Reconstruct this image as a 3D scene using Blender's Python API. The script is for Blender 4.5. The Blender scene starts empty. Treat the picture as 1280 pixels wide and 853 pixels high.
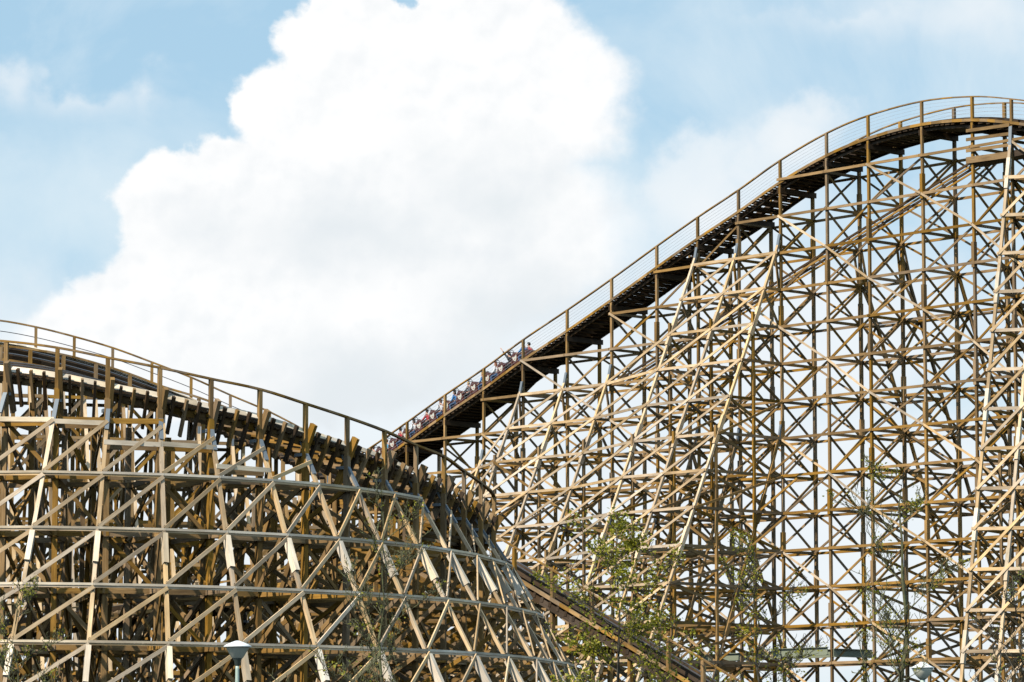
import bpy, bmesh, math, random
from mathutils import Vector, Matrix, noise
R = random.Random(7)
V = Vector
sc = bpy.context.scene
COL = sc.collection

# ------------------------------------------------------------------ camera
FPX = 4600.0
PIT = math.atan(567 / FPX)
CAM = V((0, 0, 1.7))
FW = V((0, math.cos(PIT), math.sin(PIT))); UP = V((0, -math.sin(PIT), math.cos(PIT)))
cd = bpy.data.cameras.new('camera'); cam = bpy.data.objects.new('camera', cd); COL.objects.link(cam)
cam.location = CAM; cam.rotation_euler = (math.pi / 2 + PIT, 0, 0)
cd.lens = 36 * FPX / 1280; cd.sensor_width = 36; cd.clip_end = 20000; cd.clip_start = 1
sc.camera = cam

def ray(px, py):
    return FW + V((1, 0, 0)) * ((px - 640) / FPX) + UP * ((426.5 - py) / FPX)
def at_y(px, py, Y):
    d = ray(px, py); return CAM + d * (Y / d.y)
def at_plane(px, py, P0, N):
    d = ray(px, py); return CAM + d * ((P0 - CAM).dot(N) / d.dot(N))
def proj(P):
    d = P - CAM; z = d.dot(FW)
    return (640 + FPX * d.x / z, 426.5 - FPX * d.dot(UP) / z, z)

# ------------------------------------------------------------------ materials
def mat(name, base, rough=0.6, metal=0.0):
    m = bpy.data.materials.new(name); m.use_nodes = True
    b = m.node_tree.nodes['Principled BSDF']
    b.inputs['Base Color'].default_value = (*base, 1); b.inputs['Roughness'].default_value = rough
    b.inputs['Metallic'].default_value = metal
    return m

def wood(name, c1, c2, spec=0.25):
    m = bpy.data.materials.new(name); m.use_nodes = True
    nt = m.node_tree; N = nt.nodes; L = nt.links; b = N['Principled BSDF']
    uv = N.new('ShaderNodeUVMap'); uv.uv_map = 'UVMap'
    at = N.new('ShaderNodeAttribute'); at.attribute_name = 'tint'
    sep = N.new('ShaderNodeSeparateColor'); L.new(at.outputs['Color'], sep.inputs[0])
    mp = N.new('ShaderNodeMapping'); mp.inputs['Scale'].default_value = (1.3, 26, 1)
    L.new(uv.outputs[0], mp.inputs['Vector'])
    n1 = N.new('ShaderNodeTexNoise'); n1.inputs['Scale'].default_value = 1.0; n1.inputs['Detail'].default_value = 6
    n1.inputs['Roughness'].default_value = .65
    L.new(mp.outputs[0], n1.inputs['Vector'])
    mp2 = N.new('ShaderNodeMapping'); mp2.inputs['Scale'].default_value = (1.1, 2.5, 1)
    L.new(uv.outputs[0], mp2.inputs['Vector'])
    n2 = N.new('ShaderNodeTexNoise'); n2.inputs['Scale'].default_value = 1.0; n2.inputs['Detail'].default_value = 3
    L.new(mp2.outputs[0], n2.inputs['Vector'])
    r1 = N.new('ShaderNodeMapRange'); r1.inputs['From Min'].default_value = .3; r1.inputs['From Max'].default_value = .72
    L.new(n1.outputs['Fac'], r1.inputs['Value'])
    mx = N.new('ShaderNodeMix'); mx.data_type = 'RGBA'
    mx.inputs['A'].default_value = (*c1, 1); mx.inputs['B'].default_value = (*c2, 1)
    L.new(r1.outputs[0], mx.inputs['Factor'])
    # weathering patches and per-timber tint
    ma = N.new('ShaderNodeMapRange'); ma.inputs['From Min'].default_value = .3; ma.inputs['From Max'].default_value = .7
    ma.inputs['To Min'].default_value = .72; ma.inputs['To Max'].default_value = 1.12
    L.new(n2.outputs['Fac'], ma.inputs['Value'])
    mb = N.new('ShaderNodeMath'); mb.operation = 'MULTIPLY'; L.new(ma.outputs[0], mb.inputs[0]); L.new(sep.outputs[0], mb.inputs[1])
    hs = N.new('ShaderNodeHueSaturation'); L.new(mx.outputs['Result'], hs.inputs['Color']); L.new(mb.outputs[0], hs.inputs['Value'])
    L.new(sep.outputs[1], hs.inputs['Saturation'])
    # knots
    mk = N.new('ShaderNodeMapping'); mk.inputs['Scale'].default_value = (1.6, 6, 1); L.new(uv.outputs[0], mk.inputs['Vector'])
    vo = N.new('ShaderNodeTexVoronoi'); vo.inputs['Scale'].default_value = 1.0; L.new(mk.outputs[0], vo.inputs['Vector'])
    kr = N.new('ShaderNodeMapRange'); kr.inputs['From Min'].default_value = .04; kr.inputs['From Max'].default_value = .12
    kr.inputs['To Min'].default_value = .45; L.new(vo.outputs['Distance'], kr.inputs['Value'])
    mm = N.new('ShaderNodeMix'); mm.data_type = 'RGBA'; mm.blend_type = 'MULTIPLY'; mm.inputs['Factor'].default_value = 1
    L.new(hs.outputs[0], mm.inputs['A']); L.new(kr.outputs[0], mm.inputs['B'])
    L.new(mm.outputs['Result'], b.inputs['Base Color'])
    b.inputs['Roughness'].default_value = .75; b.inputs['Specular IOR Level'].default_value = spec
    bp = N.new('ShaderNodeBump'); bp.inputs['Strength'].default_value = .25; bp.inputs['Distance'].default_value = .01
    L.new(n1.outputs['Fac'], bp.inputs['Height']); L.new(bp.outputs[0], b.inputs['Normal'])
    return m

WG = wood('treated_timber', (.225, .112, .022), (.475, .268, .066))       # golden pressure-treated pine
WW = wood('weathered_timber', (.74, .56, .37), (.93, .80, .61))        # greyed pale pine
WM = wood('sunned_timber', (.55, .345, .165), (.86, .63, .37))   # sun-faded tan pine
WD = wood('track_timber', (.040, .022, .010), (.100, .058, .026))         # dark deck and track wood, underside shade put into its colour
STEEL = mat('galvanised_steel', (.20, .23, .26), .6, .3)
RAIL = mat('rail_steel', (.10, .10, .11), .45, .5)
GREEN = mat('painted_girder', (.27, .30, .22), .5)
CABLE = mat('cable_steel', (.42, .45, .50), .5, .2)
BLACKST = mat('dark_steel', (.03, .03, .035), .5, .4)

# ------------------------------------------------------------------ object helpers
def tag(o, label=None, cat=None, group=None, kind=None):
    if label: o['label'] = label
    if cat: o['category'] = cat
    if group: o['group'] = group
    if kind: o['kind'] = kind
    return o
def empty(name, loc, parent=None, rot=None):
    o = bpy.data.objects.new(name, None); COL.objects.link(o); o.location = loc
    o.empty_display_size = .3
    if rot: o.rotation_euler = rot
    if parent: o.parent = parent
    return o
def link(name, me, parent=None, loc=None):
    o = bpy.data.objects.new(name, me); COL.objects.link(o)
    if parent: o.parent = parent
    if loc is not None: o.location = loc
    return o

class MB:
    """accumulates boxes with uv along their length and a tint"""
    def __init__(s):
        s.v = []; s.f = []; s.uv = []; s.t = []; s.size = 0
    def hexa(s, c, L, W, H, tint=None):
        # c: 8 corners (start 4, end 4)
        b = len(s.v); s.v += [tuple(p) for p in c]
        if tint is None:
            tint = (R.uniform(.62, 1.24), R.choice((R.uniform(.82, 1.08), R.uniform(.82, 1.08), R.uniform(.66, .86))), 0)
        ou = R.uniform(0, 40); ov = R.uniform(0, 40)
        for q, w in (((0, 1, 5, 4), W), ((1, 2, 6, 5), H), ((2, 3, 7, 6), W), ((3, 0, 4, 7), H)):
            s.f.append([b + i for i in q])
            s.uv += [(ou, ov), (ou, ov + w), (ou + L, ov + w), (ou + L, ov)]
            s.t.append(tint); ov += w + .3
        for q in ((3, 2, 1, 0), (4, 5, 6, 7)):
            s.f.append([b + i for i in q]); s.uv += [(ou, ov), (ou, ov + .02), (ou + .02, ov + .02), (ou + .02, ov)]
            s.t.append((tint[0] * .9, tint[1], 0))
    def bar(s, p0, p1, n, w, t, tint=None, ext=0.0):
        """bar from p0 to p1; t = size along n, w = size across"""
        d = (p1 - p0); L = d.length
        if L < 1e-4: return s
        d /= L; p0 = p0 - d * ext; p1 = p1 + d * ext; L += 2 * ext
        a = n - d * n.dot(d)
        if a.length < 1e-3: a = V((0, 0, 1)) - d * d.z
        if a.length < 1e-3: a = V((1, 0, 0))
        a.normalize(); b = d.cross(a)
        A = a * t / 2; B = b * w / 2
        c = [p0 - A - B, p0 - A + B, p0 + A + B, p0 + A - B, p1 - A - B, p1 - A + B, p1 + A + B, p1 + A - B]
        s.hexa(c, L, w, t, tint); return s
    def sweep(s, rows, tint=None):
        """rows: list of (4 corners) along a path"""
        for r0, r1 in zip(rows[:-1], rows[1:]):
            L = (r1[0] - r0[0]).length
            s.hexa(list(r0) + list(r1), L, (r0[1] - r0[0]).length, (r0[2] - r0[1]).length, tint)
        return s
    def mesh(s, name, m, origin=V((0, 0, 0))):
        me = bpy.data.meshes.new(name)
        me.from_pydata([(x - origin.x, y - origin.y, z - origin.z) for x, y, z in s.v], [], s.f)
        uvl = me.uv_layers.new(name='UVMap')
        uvl.data.foreach_set('uv', [c for uv in s.uv for c in uv])
        ca = me.color_attributes.new('tint', 'FLOAT_COLOR', 'CORNER')
        buf = []
        for f, t in zip(s.f, s.t): buf += [t[0], t[1], t[2], 1] * len(f)
        ca.data.foreach_set('color', buf)
        me.materials.append(m); return me
    def build(s, name, m, parent, origin=None):
        # parts keep world coordinates minus parent's location
        o = V((0, 0, 0)); q = parent
        while q is not None: o = o + q.location; q = q.parent
        if origin is not None: o = origin
        return link(name, s.mesh(name, m, o), parent)

class Thing:
    """a top-level Empty; timbers are queued per part name, the 100 that show largest become parts"""
    def __init__(s, name, loc, label, cat, group=None):
        s.e = empty(name, loc); tag(s.e, label, cat, group); s.q = {}
    def add(s, part, p0, p1, n, w, t, m=None, ext=0.0, tint=None):
        m = m or WG
        s.q.setdefault((part, m.name), []).append((p0.copy(), p1.copy(), n.copy(), w, t, ext, tint))
    def flush(s, keep=100):
        cnt = {}
        byname = {}
        for (part, mn), lst in s.q.items():
            for it in lst:
                p0, p1, n, w, t, ext, tint = it
                vis = 0
                for k in range(9):
                    q = p0.lerp(p1, k / 8); x, y, z = proj(q)
                    if 0 < x < 1280 and 0 < y < 853: vis += 1
                L = (p1 - p0).length
                sz = vis / 9 * L * max(w, t) / (proj(p0.lerp(p1, .5))[2] ** 2)
                byname.setdefault(part, []).append((sz, mn, it))
        for part, lst in byname.items():
            lst.sort(key=lambda a: -a[0])
            rest = {}
            lim = keep if len(lst) <= keep else keep - 1
            for i, (sz, mn, (p0, p1, n, w, t, ext, tint)) in enumerate(lst):
                if i < lim and sz > 0:
                    mb = MB().bar(p0, p1, n, w, t, tint, ext)
                    mb.build(part, bpy.data.materials[mn], s.e)
                else:
                    rest.setdefault(mn, MB()).bar(p0, p1, n, w, t, tint, ext)
            if rest:
                # one object with every remaining one (possibly two materials)
                allm = MB(); mats = list(rest); idx = []
                for j, mn in enumerate(mats):
                    r = rest[mn]; b = len(allm.v)
                    allm.v += r.v; allm.f += [[b + i for i in f] for f in r.f]; allm.uv += r.uv; allm.t += r.t
                    idx += [j] * len(r.f)
                o = allm.build(part, bpy.data.materials[mats[0]], s.e)
                for mn in mats[1:]: o.data.materials.append(bpy.data.materials[mn])
                o.data.polygons.foreach_set('material_index', idx)
                if len(rest) and len(allm.f) > 12: tag(o, kind='stuff')

def jit(v=.003): return R.uniform(-v, v)
Z3 = V((0, 0, 1))

# ================================================================== THE HILL
al = math.atan(4170 / FPX * math.cos(PIT))
D = V((math.sin(al), -math.cos(al), 0))         # along the track, to the right and nearer
W = V((math.cos(al), math.sin(al), 0))          # across the track, to the far side
OUT = -W
P0 = at_y(600, 993, 195); P0.z = 0
hx = [330, 375, 418, 463, 509, 556.5, 605, 654, 709, 764.6, 821, 872, 923, 975, 1033, 1085, 1152, 1215, 1264, 1318]
hy = [624, 610, 588, 560, 528, 494, 461, 425, 388, 349, 308, 272, 238, 201, 167, 145, 127, 121, 124, 131]
HB = [at_plane(x, y, P0, W) for x, y in zip(hx, hy)]            # handrail tops over the front posts
NB = len(HB); IDX = {x: i for i, x in enumerate(hx)}
def hp(i, z, off=0.0):  # point of bent i at height z, off metres toward the far side
    b = HB[i]; return V((b.x + W.x * off, b.y + W.y * off, z))
HW = 2.3
z829 = at_plane(1037, 829, P0, W).z; z215 = at_plane(1033, 215, P0, W).z
LH = (z215 - z829) / 13
lev = [z829 + LH * j for j in range(-3, 20)]
lev = [z for z in lev if z > .3]
deck = [b.z - 1.08 for b in HB]

hill = Thing('wooden_coaster_hill', V((P0.x, P0.y, 0)),
             'tall wooden roller coaster hill of criss-crossed timber trestle rising to a rounded crest at right', 'roller coaster')
gA = .11; gB = .17
for i in range(NB):
    # front post runs up to be the handrail post; built from spliced lengths
    seg = [0] + [lev[k] + R.uniform(.2, .5) for k in range(2 + i % 3, len(lev), 3) if lev[k] < deck[i] - 2] + [HB[i].z]
    for a, b in zip(seg[:-1], seg[1:]):
        hill.add('post', hp(i, a, jit()), hp(i, b, jit()), W, .125 + jit(.006), .13)
        if a > 1: hill.add('splice_board', hp(i, a - .55, -.02), hp(i, a + .65, -.02), W, .17, .22)
    rt = deck[i] - .25 if HB[i].z < 32.6 else HB[i].z + .0
    seg = [0] + [lev[k] + R.uniform(.2, .5) for k in range(1 + i % 3, len(lev), 3) if lev[k] < deck[i] - 2] + [rt]
    for a, b in zip(seg[:-1], seg[1:]):
        hill.add('post', hp(i, a, HW), hp(i, b, HW), W, .15 + jit(.006), .14)
        if a > 1: hill.add('splice_board', hp(i, a - .55, HW), hp(i, a + .65, HW), W, .18, .20)
    # cross frame
    for j, z in enumerate(lev):
        if z > deck[i] - .35: break
        sd = D * (.1 if j % 2 else -.1)
        hill.add('cross_girt', hp(i, z) + sd, hp(i, z, HW) + sd, D, .14, .05, ext=.15)
        if j > 0 and z < deck[i] - .3:
            hill.add('cross_brace', hp(i, z) - D * .1, hp(i, lev[j - 1], HW) - D * .1, D, .115, .05, ext=.1)
            if (i + j) % 5 != 0:
                hill.add('cross_brace', hp(i, lev[j - 1]) + D * .1, hp(i, z, HW) + D * .1, D, .115, .05, ext=.1)
    # corbel pair under the deck
    zt = deck[i] - .42
    hill.add('corbel', hp(i, zt, -.1) + D * .1, hp(i, zt, HW + .15) + D * .1, D, .26, .06, WD)
    hill.add('corbel', hp(i, zt, -.1) - D * .1, hp(i, zt, HW + .15) - D * .1, D, .26, .06, WD)
# longitudinal girts and diagonals, front row and rear row
for row, off, og in ((0, 0.0, -1), (1, HW, 1)):
    for j, z in enumerate(lev):
        i0 = None
        for i in range(NB - 1):
            ok = z < min(deck[i], deck[i + 1]) + .25
            if ok and i0 is None: i0 = i
        if i0 is None: continue
        i = max(0, i0 - (1 if row == 0 and j % 2 else 0)); st = i0
        while st < NB - 1:
            en = min(NB - 1, st + (3 if (j + row) % 2 else 4) - (0 if st > i0 else R.choice((0, 1))))
            o = off + og * (gA + .004 * (st % 2))
            hill.add('girt', hp(st, z + jit(.012), o), hp(en, z + jit(.012), o), W, .13, .055, ext=.12)
            st = en
        # diagonals
        for i in range(NB - 1):
            if j + 1 >= len(lev): continue
            za, zb = z, lev[j + 1]
            o = off - og * (gA + .0)
            if ((i - j) % 3 == 0 or (row == 1 and (i - j) % 3 == 1)) and zb < deck[i + 1] + .1 and za < deck[i]:
                hill.add('diagonal_brace', hp(i, za, o), hp(i + 1, zb, o), W, .105, .05, ext=.03)
            if ((i + j) % 3 == 0 if row == 0 else (i + j) % 3 != 0) and zb < min(deck[i], deck[i + 1]) + .05:
                o2 = off + og * (gB if row else gB)
                hill.add('diagonal_brace', hp(i, zb, o2), hp(i + 1, za, o2), W, .10, .045, WM if row == 0 else WG, ext=.03)
# extra rising diagonals at the top under the crest
# batters -------------------------------------------------------------
def batter(i, zj, slope, nrm, first, wd=.12, m=WM, off=0.0, part='batter_post', dropto=0.0):
    base = HB[i]
    P = lambda z: V((base.x, base.y, z)) + W * off + nrm * (slope * max(0, zj - z) + .08)
    segz = [zj + .25]; z = zj
    zs = [q for q in reversed(lev) if q < zj]
    cuts = [zs[k] - .45 for k in range(2, len(zs), 3)] + [dropto]
    a = zj + .2
    for c in cuts:
        if c >= a: continue
        hill.add(part, P(a), P(c), D, wd + jit(.006), .13, m)
        if c > 1: hill.add('splice_board', P(c + LH * .72) + D * 0, P(c - .1), D, wd + .10, .17, m)
        a = c
    hill.add('steel_bracket', P(zj + .5) + nrm * .015, P(zj - .5) + nrm * .03, D, .05, .15, STEEL)
    return P
def bat_frame(i, P, zj, zmin=0.3, m=WG, od=0.0):
    zs = [z for z in lev if zmin < z < zj - .2]
    for k, z in enumerate(zs):
        hill.add('cross_girt', P(z) + D * (.1 if k % 2 else -.1), hp(i, z, od) + D * (.1 if k % 2 else -.1), D, .14, .05, m, ext=.12)
        if k > 0:
            hill.add('cross_brace', P(z) - D * .13, hp(i, zs[k - 1], od) - D * .13, D, .14, .05, m, ext=.08)
            if k % 2 == 0 and (zj - z) * .46 > 2.2:
                hill.add('cross_brace', P(zs[k - 1]) + D * .13, hp(i, z, od) + D * .13, D, .12, .05, m, ext=.05)
def bat_links(Pa, za, Pb, zb, sk=0):
    zt = min(za, zb)
    for k, z in enumerate(lev):
        if z < zt + .1:
            n = OUT
            hill.add('batter_girt', Pa(z) + OUT * .1, Pb(z) + OUT * .1, n, .13, .05, WM, ext=.12)
        if k + 1 < len(lev) and lev[k + 1] < zb + .5 and z < za:
            hill.add('batter_brace', Pa(z) + OUT * .15, Pb(min(lev[k + 1], zb + .2)) + OUT * .15, OUT, .12, .045, WM, ext=.04)
def zpix(i, y): return at_plane(hx[i], y, P0, W).z
SL = .455
Bt = {}
for x, yj in ((556.5, 606), (605, 574), (654, 489), (709, 478), (764.6, 468), (872, 322), (923, 316), (975, 306)):
    i = IDX[x]; zj = zpix(i, yj); Bt[x] = (batter(i, zj, SL, OUT, True), zj, i)
    bat_frame(i, Bt[x][0], zj)
    hill.add('cross_girt', Bt[x][0](zj - .1), hp(i, zj - .1, HW), D, .14, .06)
for a, b in ((556.5, 605), (605, 654), (654, 709), (709, 764.6), (764.6, 872), (872, 923), (923, 975)):
    bat_links(Bt[a][0], Bt[a][1], Bt[b][0], Bt[b][1])
# second, lower batters
for x, yj in ((654, 664), (709, 661), (764.6, 655), (821, 648), (872, 546), (923, 548), (975, 543)):
    i = IDX[x]; zj = zpix(i, yj)
    P = batter(i, zj, .40, OUT, False, .11, WG)
    Bt[(x, 2)] = (P, zj, i)
    for k, z in enumerate([q for q in lev if q < zj - .3]):
        hill.add('batter_brace', P(z) - D * .1, P(z) - D * .1 + D * 2.6 + Z3 * LH * .8, OUT, .11, .05, WG)
# short mid posts standing under the main batters
for x in (654, 709, 764.6, 872, 923, 975):
    P, zj, i = Bt[x]
    for dd, hgt in ((2.0, 99), (4.6, 99)):
        zt = zj - dd / SL
        if zt > 3:
            b = hp(i, 0, -dd)
            zlo = 0 if x in (764.6, 872, 975) else max(0, zt - 9)
            hill.add('post', V((b.x, b.y, zlo)), V((b.x, b.y, zt + .9)), W, .13, .13)
            hill.add('splice_board', V((b.x, b.y, zt - 3.2)), V((b.x, b.y, zt - 2)), W, .17, .17)
# intermediate longitudinal girts joining the mid posts
for a, b in ((654, 709), (709, 764.6), (764.6, 872), (872, 923), (923, 975)):
    ia, ib = IDX[a], IDX[b]
    for dd in (2.0, 4.6):
        zt = min(Bt[a][1], Bt[b][1]) - dd / SL
        for j, z in enumerate(lev):
            if z < zt and (j + int(dd)) % 2 == 0:
                hill.add('girt', hp(ia, z, -dd + .09), hp(ib, z, -dd + .09), W, .13, .05, ext=.1)
            if z < zt - 1 and (j + ia) % 3 == 0 and j + 1 < len(lev):
                hill.add('diagonal_brace', hp(ia, lev[j + 1], -dd - .09), hp(ib, z, -dd - .09), W, .12, .05)
# rear batters of the crest bents lean the other way
for x, yj in ((1033, 335), (1085, 322), (1152, 335), (1215, 330), (821, 560), (872, 600)):
    i = IDX[x]; b = HB[i]; zj = zpix(i, yj)
    sl = .42
    for q in (0,):
        P = lambda z: V((b.x, b.y, z)) + W * (HW + sl * (zj - z) + .1) + D * q
        hill.add('batter_post', P(zj + .2), P(zj * .45), D, .13, .14, WG)
        hill.add('batter_post', P(zj * .45), P(0), D, .13, .14, WG)
    for k, z in enumerate([q for q in lev if q < zj - .4]):
        hill.add('cross_girt', P(z), hp(i, z, HW), D, .13, .05)
        hill.add('cross_brace', P(z) + D * .1, hp(i, z + LH, HW) + D * .1, D, .13, .05)
        if k % 2: hill.add('cross_brace', P(z + LH) - D * .1, hp(i, z, HW) - D * .1, D, .13, .05)
# rear batter longitudinals (a far row of girts)
for (a, b) in ((1033, 1085), (1085, 1152), (1152, 1215)):
    ia, ib = IDX[a], IDX[b]
    for j, z in enumerate(lev):
        o = HW + .42 * (27 - z)
        if o > HW + 1: hill.add('girt', hp(ia, z, o), hp(ib, z, o), W, .14, .05)
        if o > HW + 1 and j % 2: hill.add('diagonal_brace', hp(ia, z, o), hp(ib, z + LH, o - .42 * LH), W, .13, .05)
# right-hand tower: steep batters facing the camera -------------------
n2 = V((-.51, -.86, 0)).normalized(); t2 = V((.86, -.51, 0)).normalized()
tower = []
for q, (px, py, yj) in enumerate(((1264, 124, 175), (1310, 128, 190), (1352, 134, 200))):
    b = at_plane(px, py, P0, W)
    if q: b = V((HB[18].x, HB[18].y, HB[18].z - .15 * q)) + V((.93, -.36, 0)) * (1.55 * q)
    zj = at_plane(1264, yj, P0, W).z
    P = (lambda b, zj: lambda z: V((b.x, b.y, z)) + n2 * (.262 * max(0, zj - z) + .1))(b, zj)
    cuts = [z - .45 for z in reversed(lev) if z < zj][1::3] + [0]
    a = zj + .2
    for c in cuts:
        hill.add('batter_post', P(a), P(c), t2, .13, .14, WM)
        if c > 1: hill.add('splice_board', P(c + LH * .75), P(c - .1), t2, .24, .17, WW)
        a = c
    hill.add('steel_bracket', P(zj + .6) + n2 * .02, P(zj - .5) + n2 * .03, t2, .1, .15, STEEL)
    # own vertical posts behind
    for off in (0.0, 2.3):
        if q or off: hill.add('post', V((b.x, b.y, 0)) - n2 * off, V((b.x, b.y, b.z - (0 if not off else 1.3))) - n2 * off, n2, .15, .15)
    for k, z in enumerate([q_ for q_ in lev if q_ < zj - .4]):
        f0 = V((b.x, b.y, z))
        hill.add('cross_girt', P(z) + t2 * .1, f0 - n2 * 2.4 + t2 * .1, t2, .14, .05)
        hill.add('cross_brace', P(z) - t2 * .1, f0 + Z3 * -LH - t2 * .1, t2, .14, .05)
        hill.add('cross_brace', f0 + t2 * .1, f0 - n2 * 2.3 - Z3 * LH + t2 * .1, t2, .14, .05)
        if k % 2 and (zj - z) * .26 > 1.5: hill.add('cross_brace', f0 + t2 * .1, P(z - LH) + t2 * .1, t2, .13, .05)
        if (zj - z) * .26 > 3 and k % 4 == 0: hill.add('post', f0 + n2 * 2.0, f0 + n2 * 2.0 - Z3 * 6, t2, .13, .13)
    tower.append((P, zj, b))
for (Pa, za, ba), (Pb, zb, bb) in zip(tower[:-1], tower[1:]):
    for k, z in enumerate(lev):
        if z < min(za, zb):
            hill.add('batter_girt', Pa(z) + n2 * .1, Pb(z) + n2 * .1, n2, .15, .05, WM, ext=.14)
            hill.add('girt', V((ba.x, ba.y, z)) + n2 * .1, V((bb.x, bb.y, z)) + n2 * .1, n2, .14, .05)
            hill.add('girt', V((ba.x, ba.y, z)) - n2 * 2.4, V((bb.x, bb.y, z)) - n2 * 2.4, n2, .14, .05)
        if z + LH < zb:
            hill.add('batter_brace', Pa(z) + n2 * .15, Pb(z + LH) + n2 * .15, n2, .13, .045, WM, ext=.05)
            hill.add('diagonal_brace', V((ba.x, ba.y, z + LH)) + n2 * -.1, V((bb.x, bb.y, z)) - n2 * .1, n2, .12, .045)
# crest clutter: extra girts and dark service boxes under the crest at the right
i0, i1 = IDX[1215], IDX[1264]
for y in (160, 171, 185, 197):
    hill.add('girt', at_plane(1212, y + 4, P0, W) - W * .12, at_plane(1262, y - 3, P0, W) - W * .12, W, .15 if y != 197 else .3, .055, ext=.1)
# return trough climbing inside the hill
ta = at_plane(770, 476, P0, W); tb = at_plane(990, 340, P0, W); tc = at_plane(1212, 203, P0, W)
for o in (.7, 1.35):
    for a, b in ((ta, tb), (tb, tc)):
        hill.add('chain_trough', a + W * o - W * .6, b + W * o - W * .6, W, .10, .08, WD)
        hill.add('chain_trough', a + W * o - W * .6 - Z3 * .17, b + W * o - W * .6 - Z3 * .17, W, .09, .05, WG)
hill.add('chain_trough', tc + W * .4, tc + D * 4 + Z3 * .1 + W * .4, W, .3, .8, WD)

# --- deck, ties, track beams, rails ---
def interp(pts, step):
    out = []; 
    for a, b in zip(pts[:-1], pts[1:]):
        n = max(1, round((b - a).length / step))
        for k in range(n): out.append(a.lerp(b, k / n))
    out.append(pts[-1]); return out
def smooth_path(pts, sub=5):
    out = []
    n = len(pts)
    for i in range(n - 1):
        a = pts[max(0, i - 1)]; b = pts[i]; c = pts[i + 1]; d = pts[min(n - 1, i + 2)]
        for k in range(sub):
            t = k / sub
            out.append(.5 * ((2 * b) + (c - a) * t + (2 * a - 5 * b + 4 * c - d) * t * t + (3 * b - a - 3 * c + d) * t ** 3))
    out.append(pts[-1]); return out
HS = smooth_path(HB, 5)
def rows(path, lat, off, wid, dz0, dz1):
    r = []
    for p in path:
        a = p + lat * off; b = p + lat * (off + wid)
        r.append((a + Z3 * dz0, b + Z3 * dz0, b + Z3 * dz1, a + Z3 * dz1))
    return r
hl = hill.e
rail = MB().sweep(rows(HS, W, -.06, .12, -.03, .03)); hr = rail.build('handrail', WG, hl)
for k in range(5):
    c = MB().sweep(rows(HS, W, .06, .009, -.18 - k * .165, -.171 - k * .165)); c.build('cable', CABLE, hr)
top = HS
hr2 = MB().sweep(rows(top, W, HW + .0, .1, -.03, .03)).build('handrail', WG, hl)
for k in range(4):
    MB().sweep(rows(top, W, HW + .03, .016, -.2 - k * .18, -.184 - k * .18)).build('cable', CABLE, hr2)
for i in range(NB):
    if HB[i].z < 32.6: hill.add('rail_post', hp(i, deck[i] - .3, HW + .03), hp(i, HB[i].z - .03, HW + .03), W, .09, .09)
MB().sweep(rows(HS, W, -.10, .05, -1.19, -1.05)).build('fascia_board', WG, hl)
MB().sweep(rows(HS, W, HW + .08, .05, -1.27, -1.06)).build('fascia_board', WG, hl)
# walkways both sides: cross planks, one mesh each
for o, wd in ((-.02, .62), (1.72, .62)):
    d = MB()
    fine = interp(HS, .2)
    for a, b in zip(fine[:-1], fine[1:]):
        q = a.lerp(b, .5); u = (b - a).normalized()
        d.bar(q + W * (o) - Z3 * 1.10, q + W * (o + wd) - Z3 * 1.10, Z3, .175, .04)
    d.build('walkway', WD, hl)
# ledgers across under the track
tie = MB(); fine = interp(HS, .42)
for k, q in enumerate(fine):
    tie.bar(q + W * -.05 - Z3 * 1.21, q + W * (HW + .1) - Z3 * 1.21, Z3, .20 if k % 2 else .27, .15)
tie.build('ties', WD, hl)
for o in (.60, 1.42):
    MB().sweep(rows(HS, W, o, .26, -1.12, -.90)).build('track_beam', WD, hl)
    MB().sweep(rows(HS, W, o + .08, .1, -.90, -.875)).build('running_rail', RAIL, hl)
for o in (.12, HW - .2): MB().sweep(rows(HS, W, o, .09, -1.44, -1.32)).build('stringer', WD, hl)
cbm = MB(); fine = interp(HS, .36)
for a, b in zip(fine[:-1], fine[1:]):
    for o, wd in ((.22, .5), (.75, .8), (1.6, .55)):
        if R.random() < .10: continue
        q = a.lerp(b, .5) - Z3 * (1.33 + jit(.02)); cbm.bar(q + W * o, q + W * (o + wd), Z3, .30 + jit(.04), .03)
cbm.build('catch_boards', WD, hl)
# green steel girders low in the hill
ga = at_plane(972, 822, P0, W); gb = at_plane(1040, 814, P0, W)
def ibeam(a, b, lat, h, w, name='steel_girder'):
    m = MB(); t = (1, 1, 0)
    m.bar(a, b, lat, h, .03, t); m.bar(a + Z3 * h / 2, b + Z3 * h / 2, lat, .03, w, t); m.bar(a - Z3 * h / 2, b - Z3 * h / 2, lat, .03, w, t)
    m.build(name, GREEN, hl)
ibeam(V((ga.x, ga.y, gb.z)) - W * .3, gb - W * .3, W, .36, .2)
gc = at_plane(1040, 816, P0, W)
ibeam(gc + D * .1, gc + D * .1 + W * 2.7, D, .36, .2)
ibeam(V((ga.x, ga.y, gb.z - .08)) + W * .5 - D * 6, gb + W * .5 - Z3 * .08, W, .36, .2)
hill.flush(99)

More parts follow.
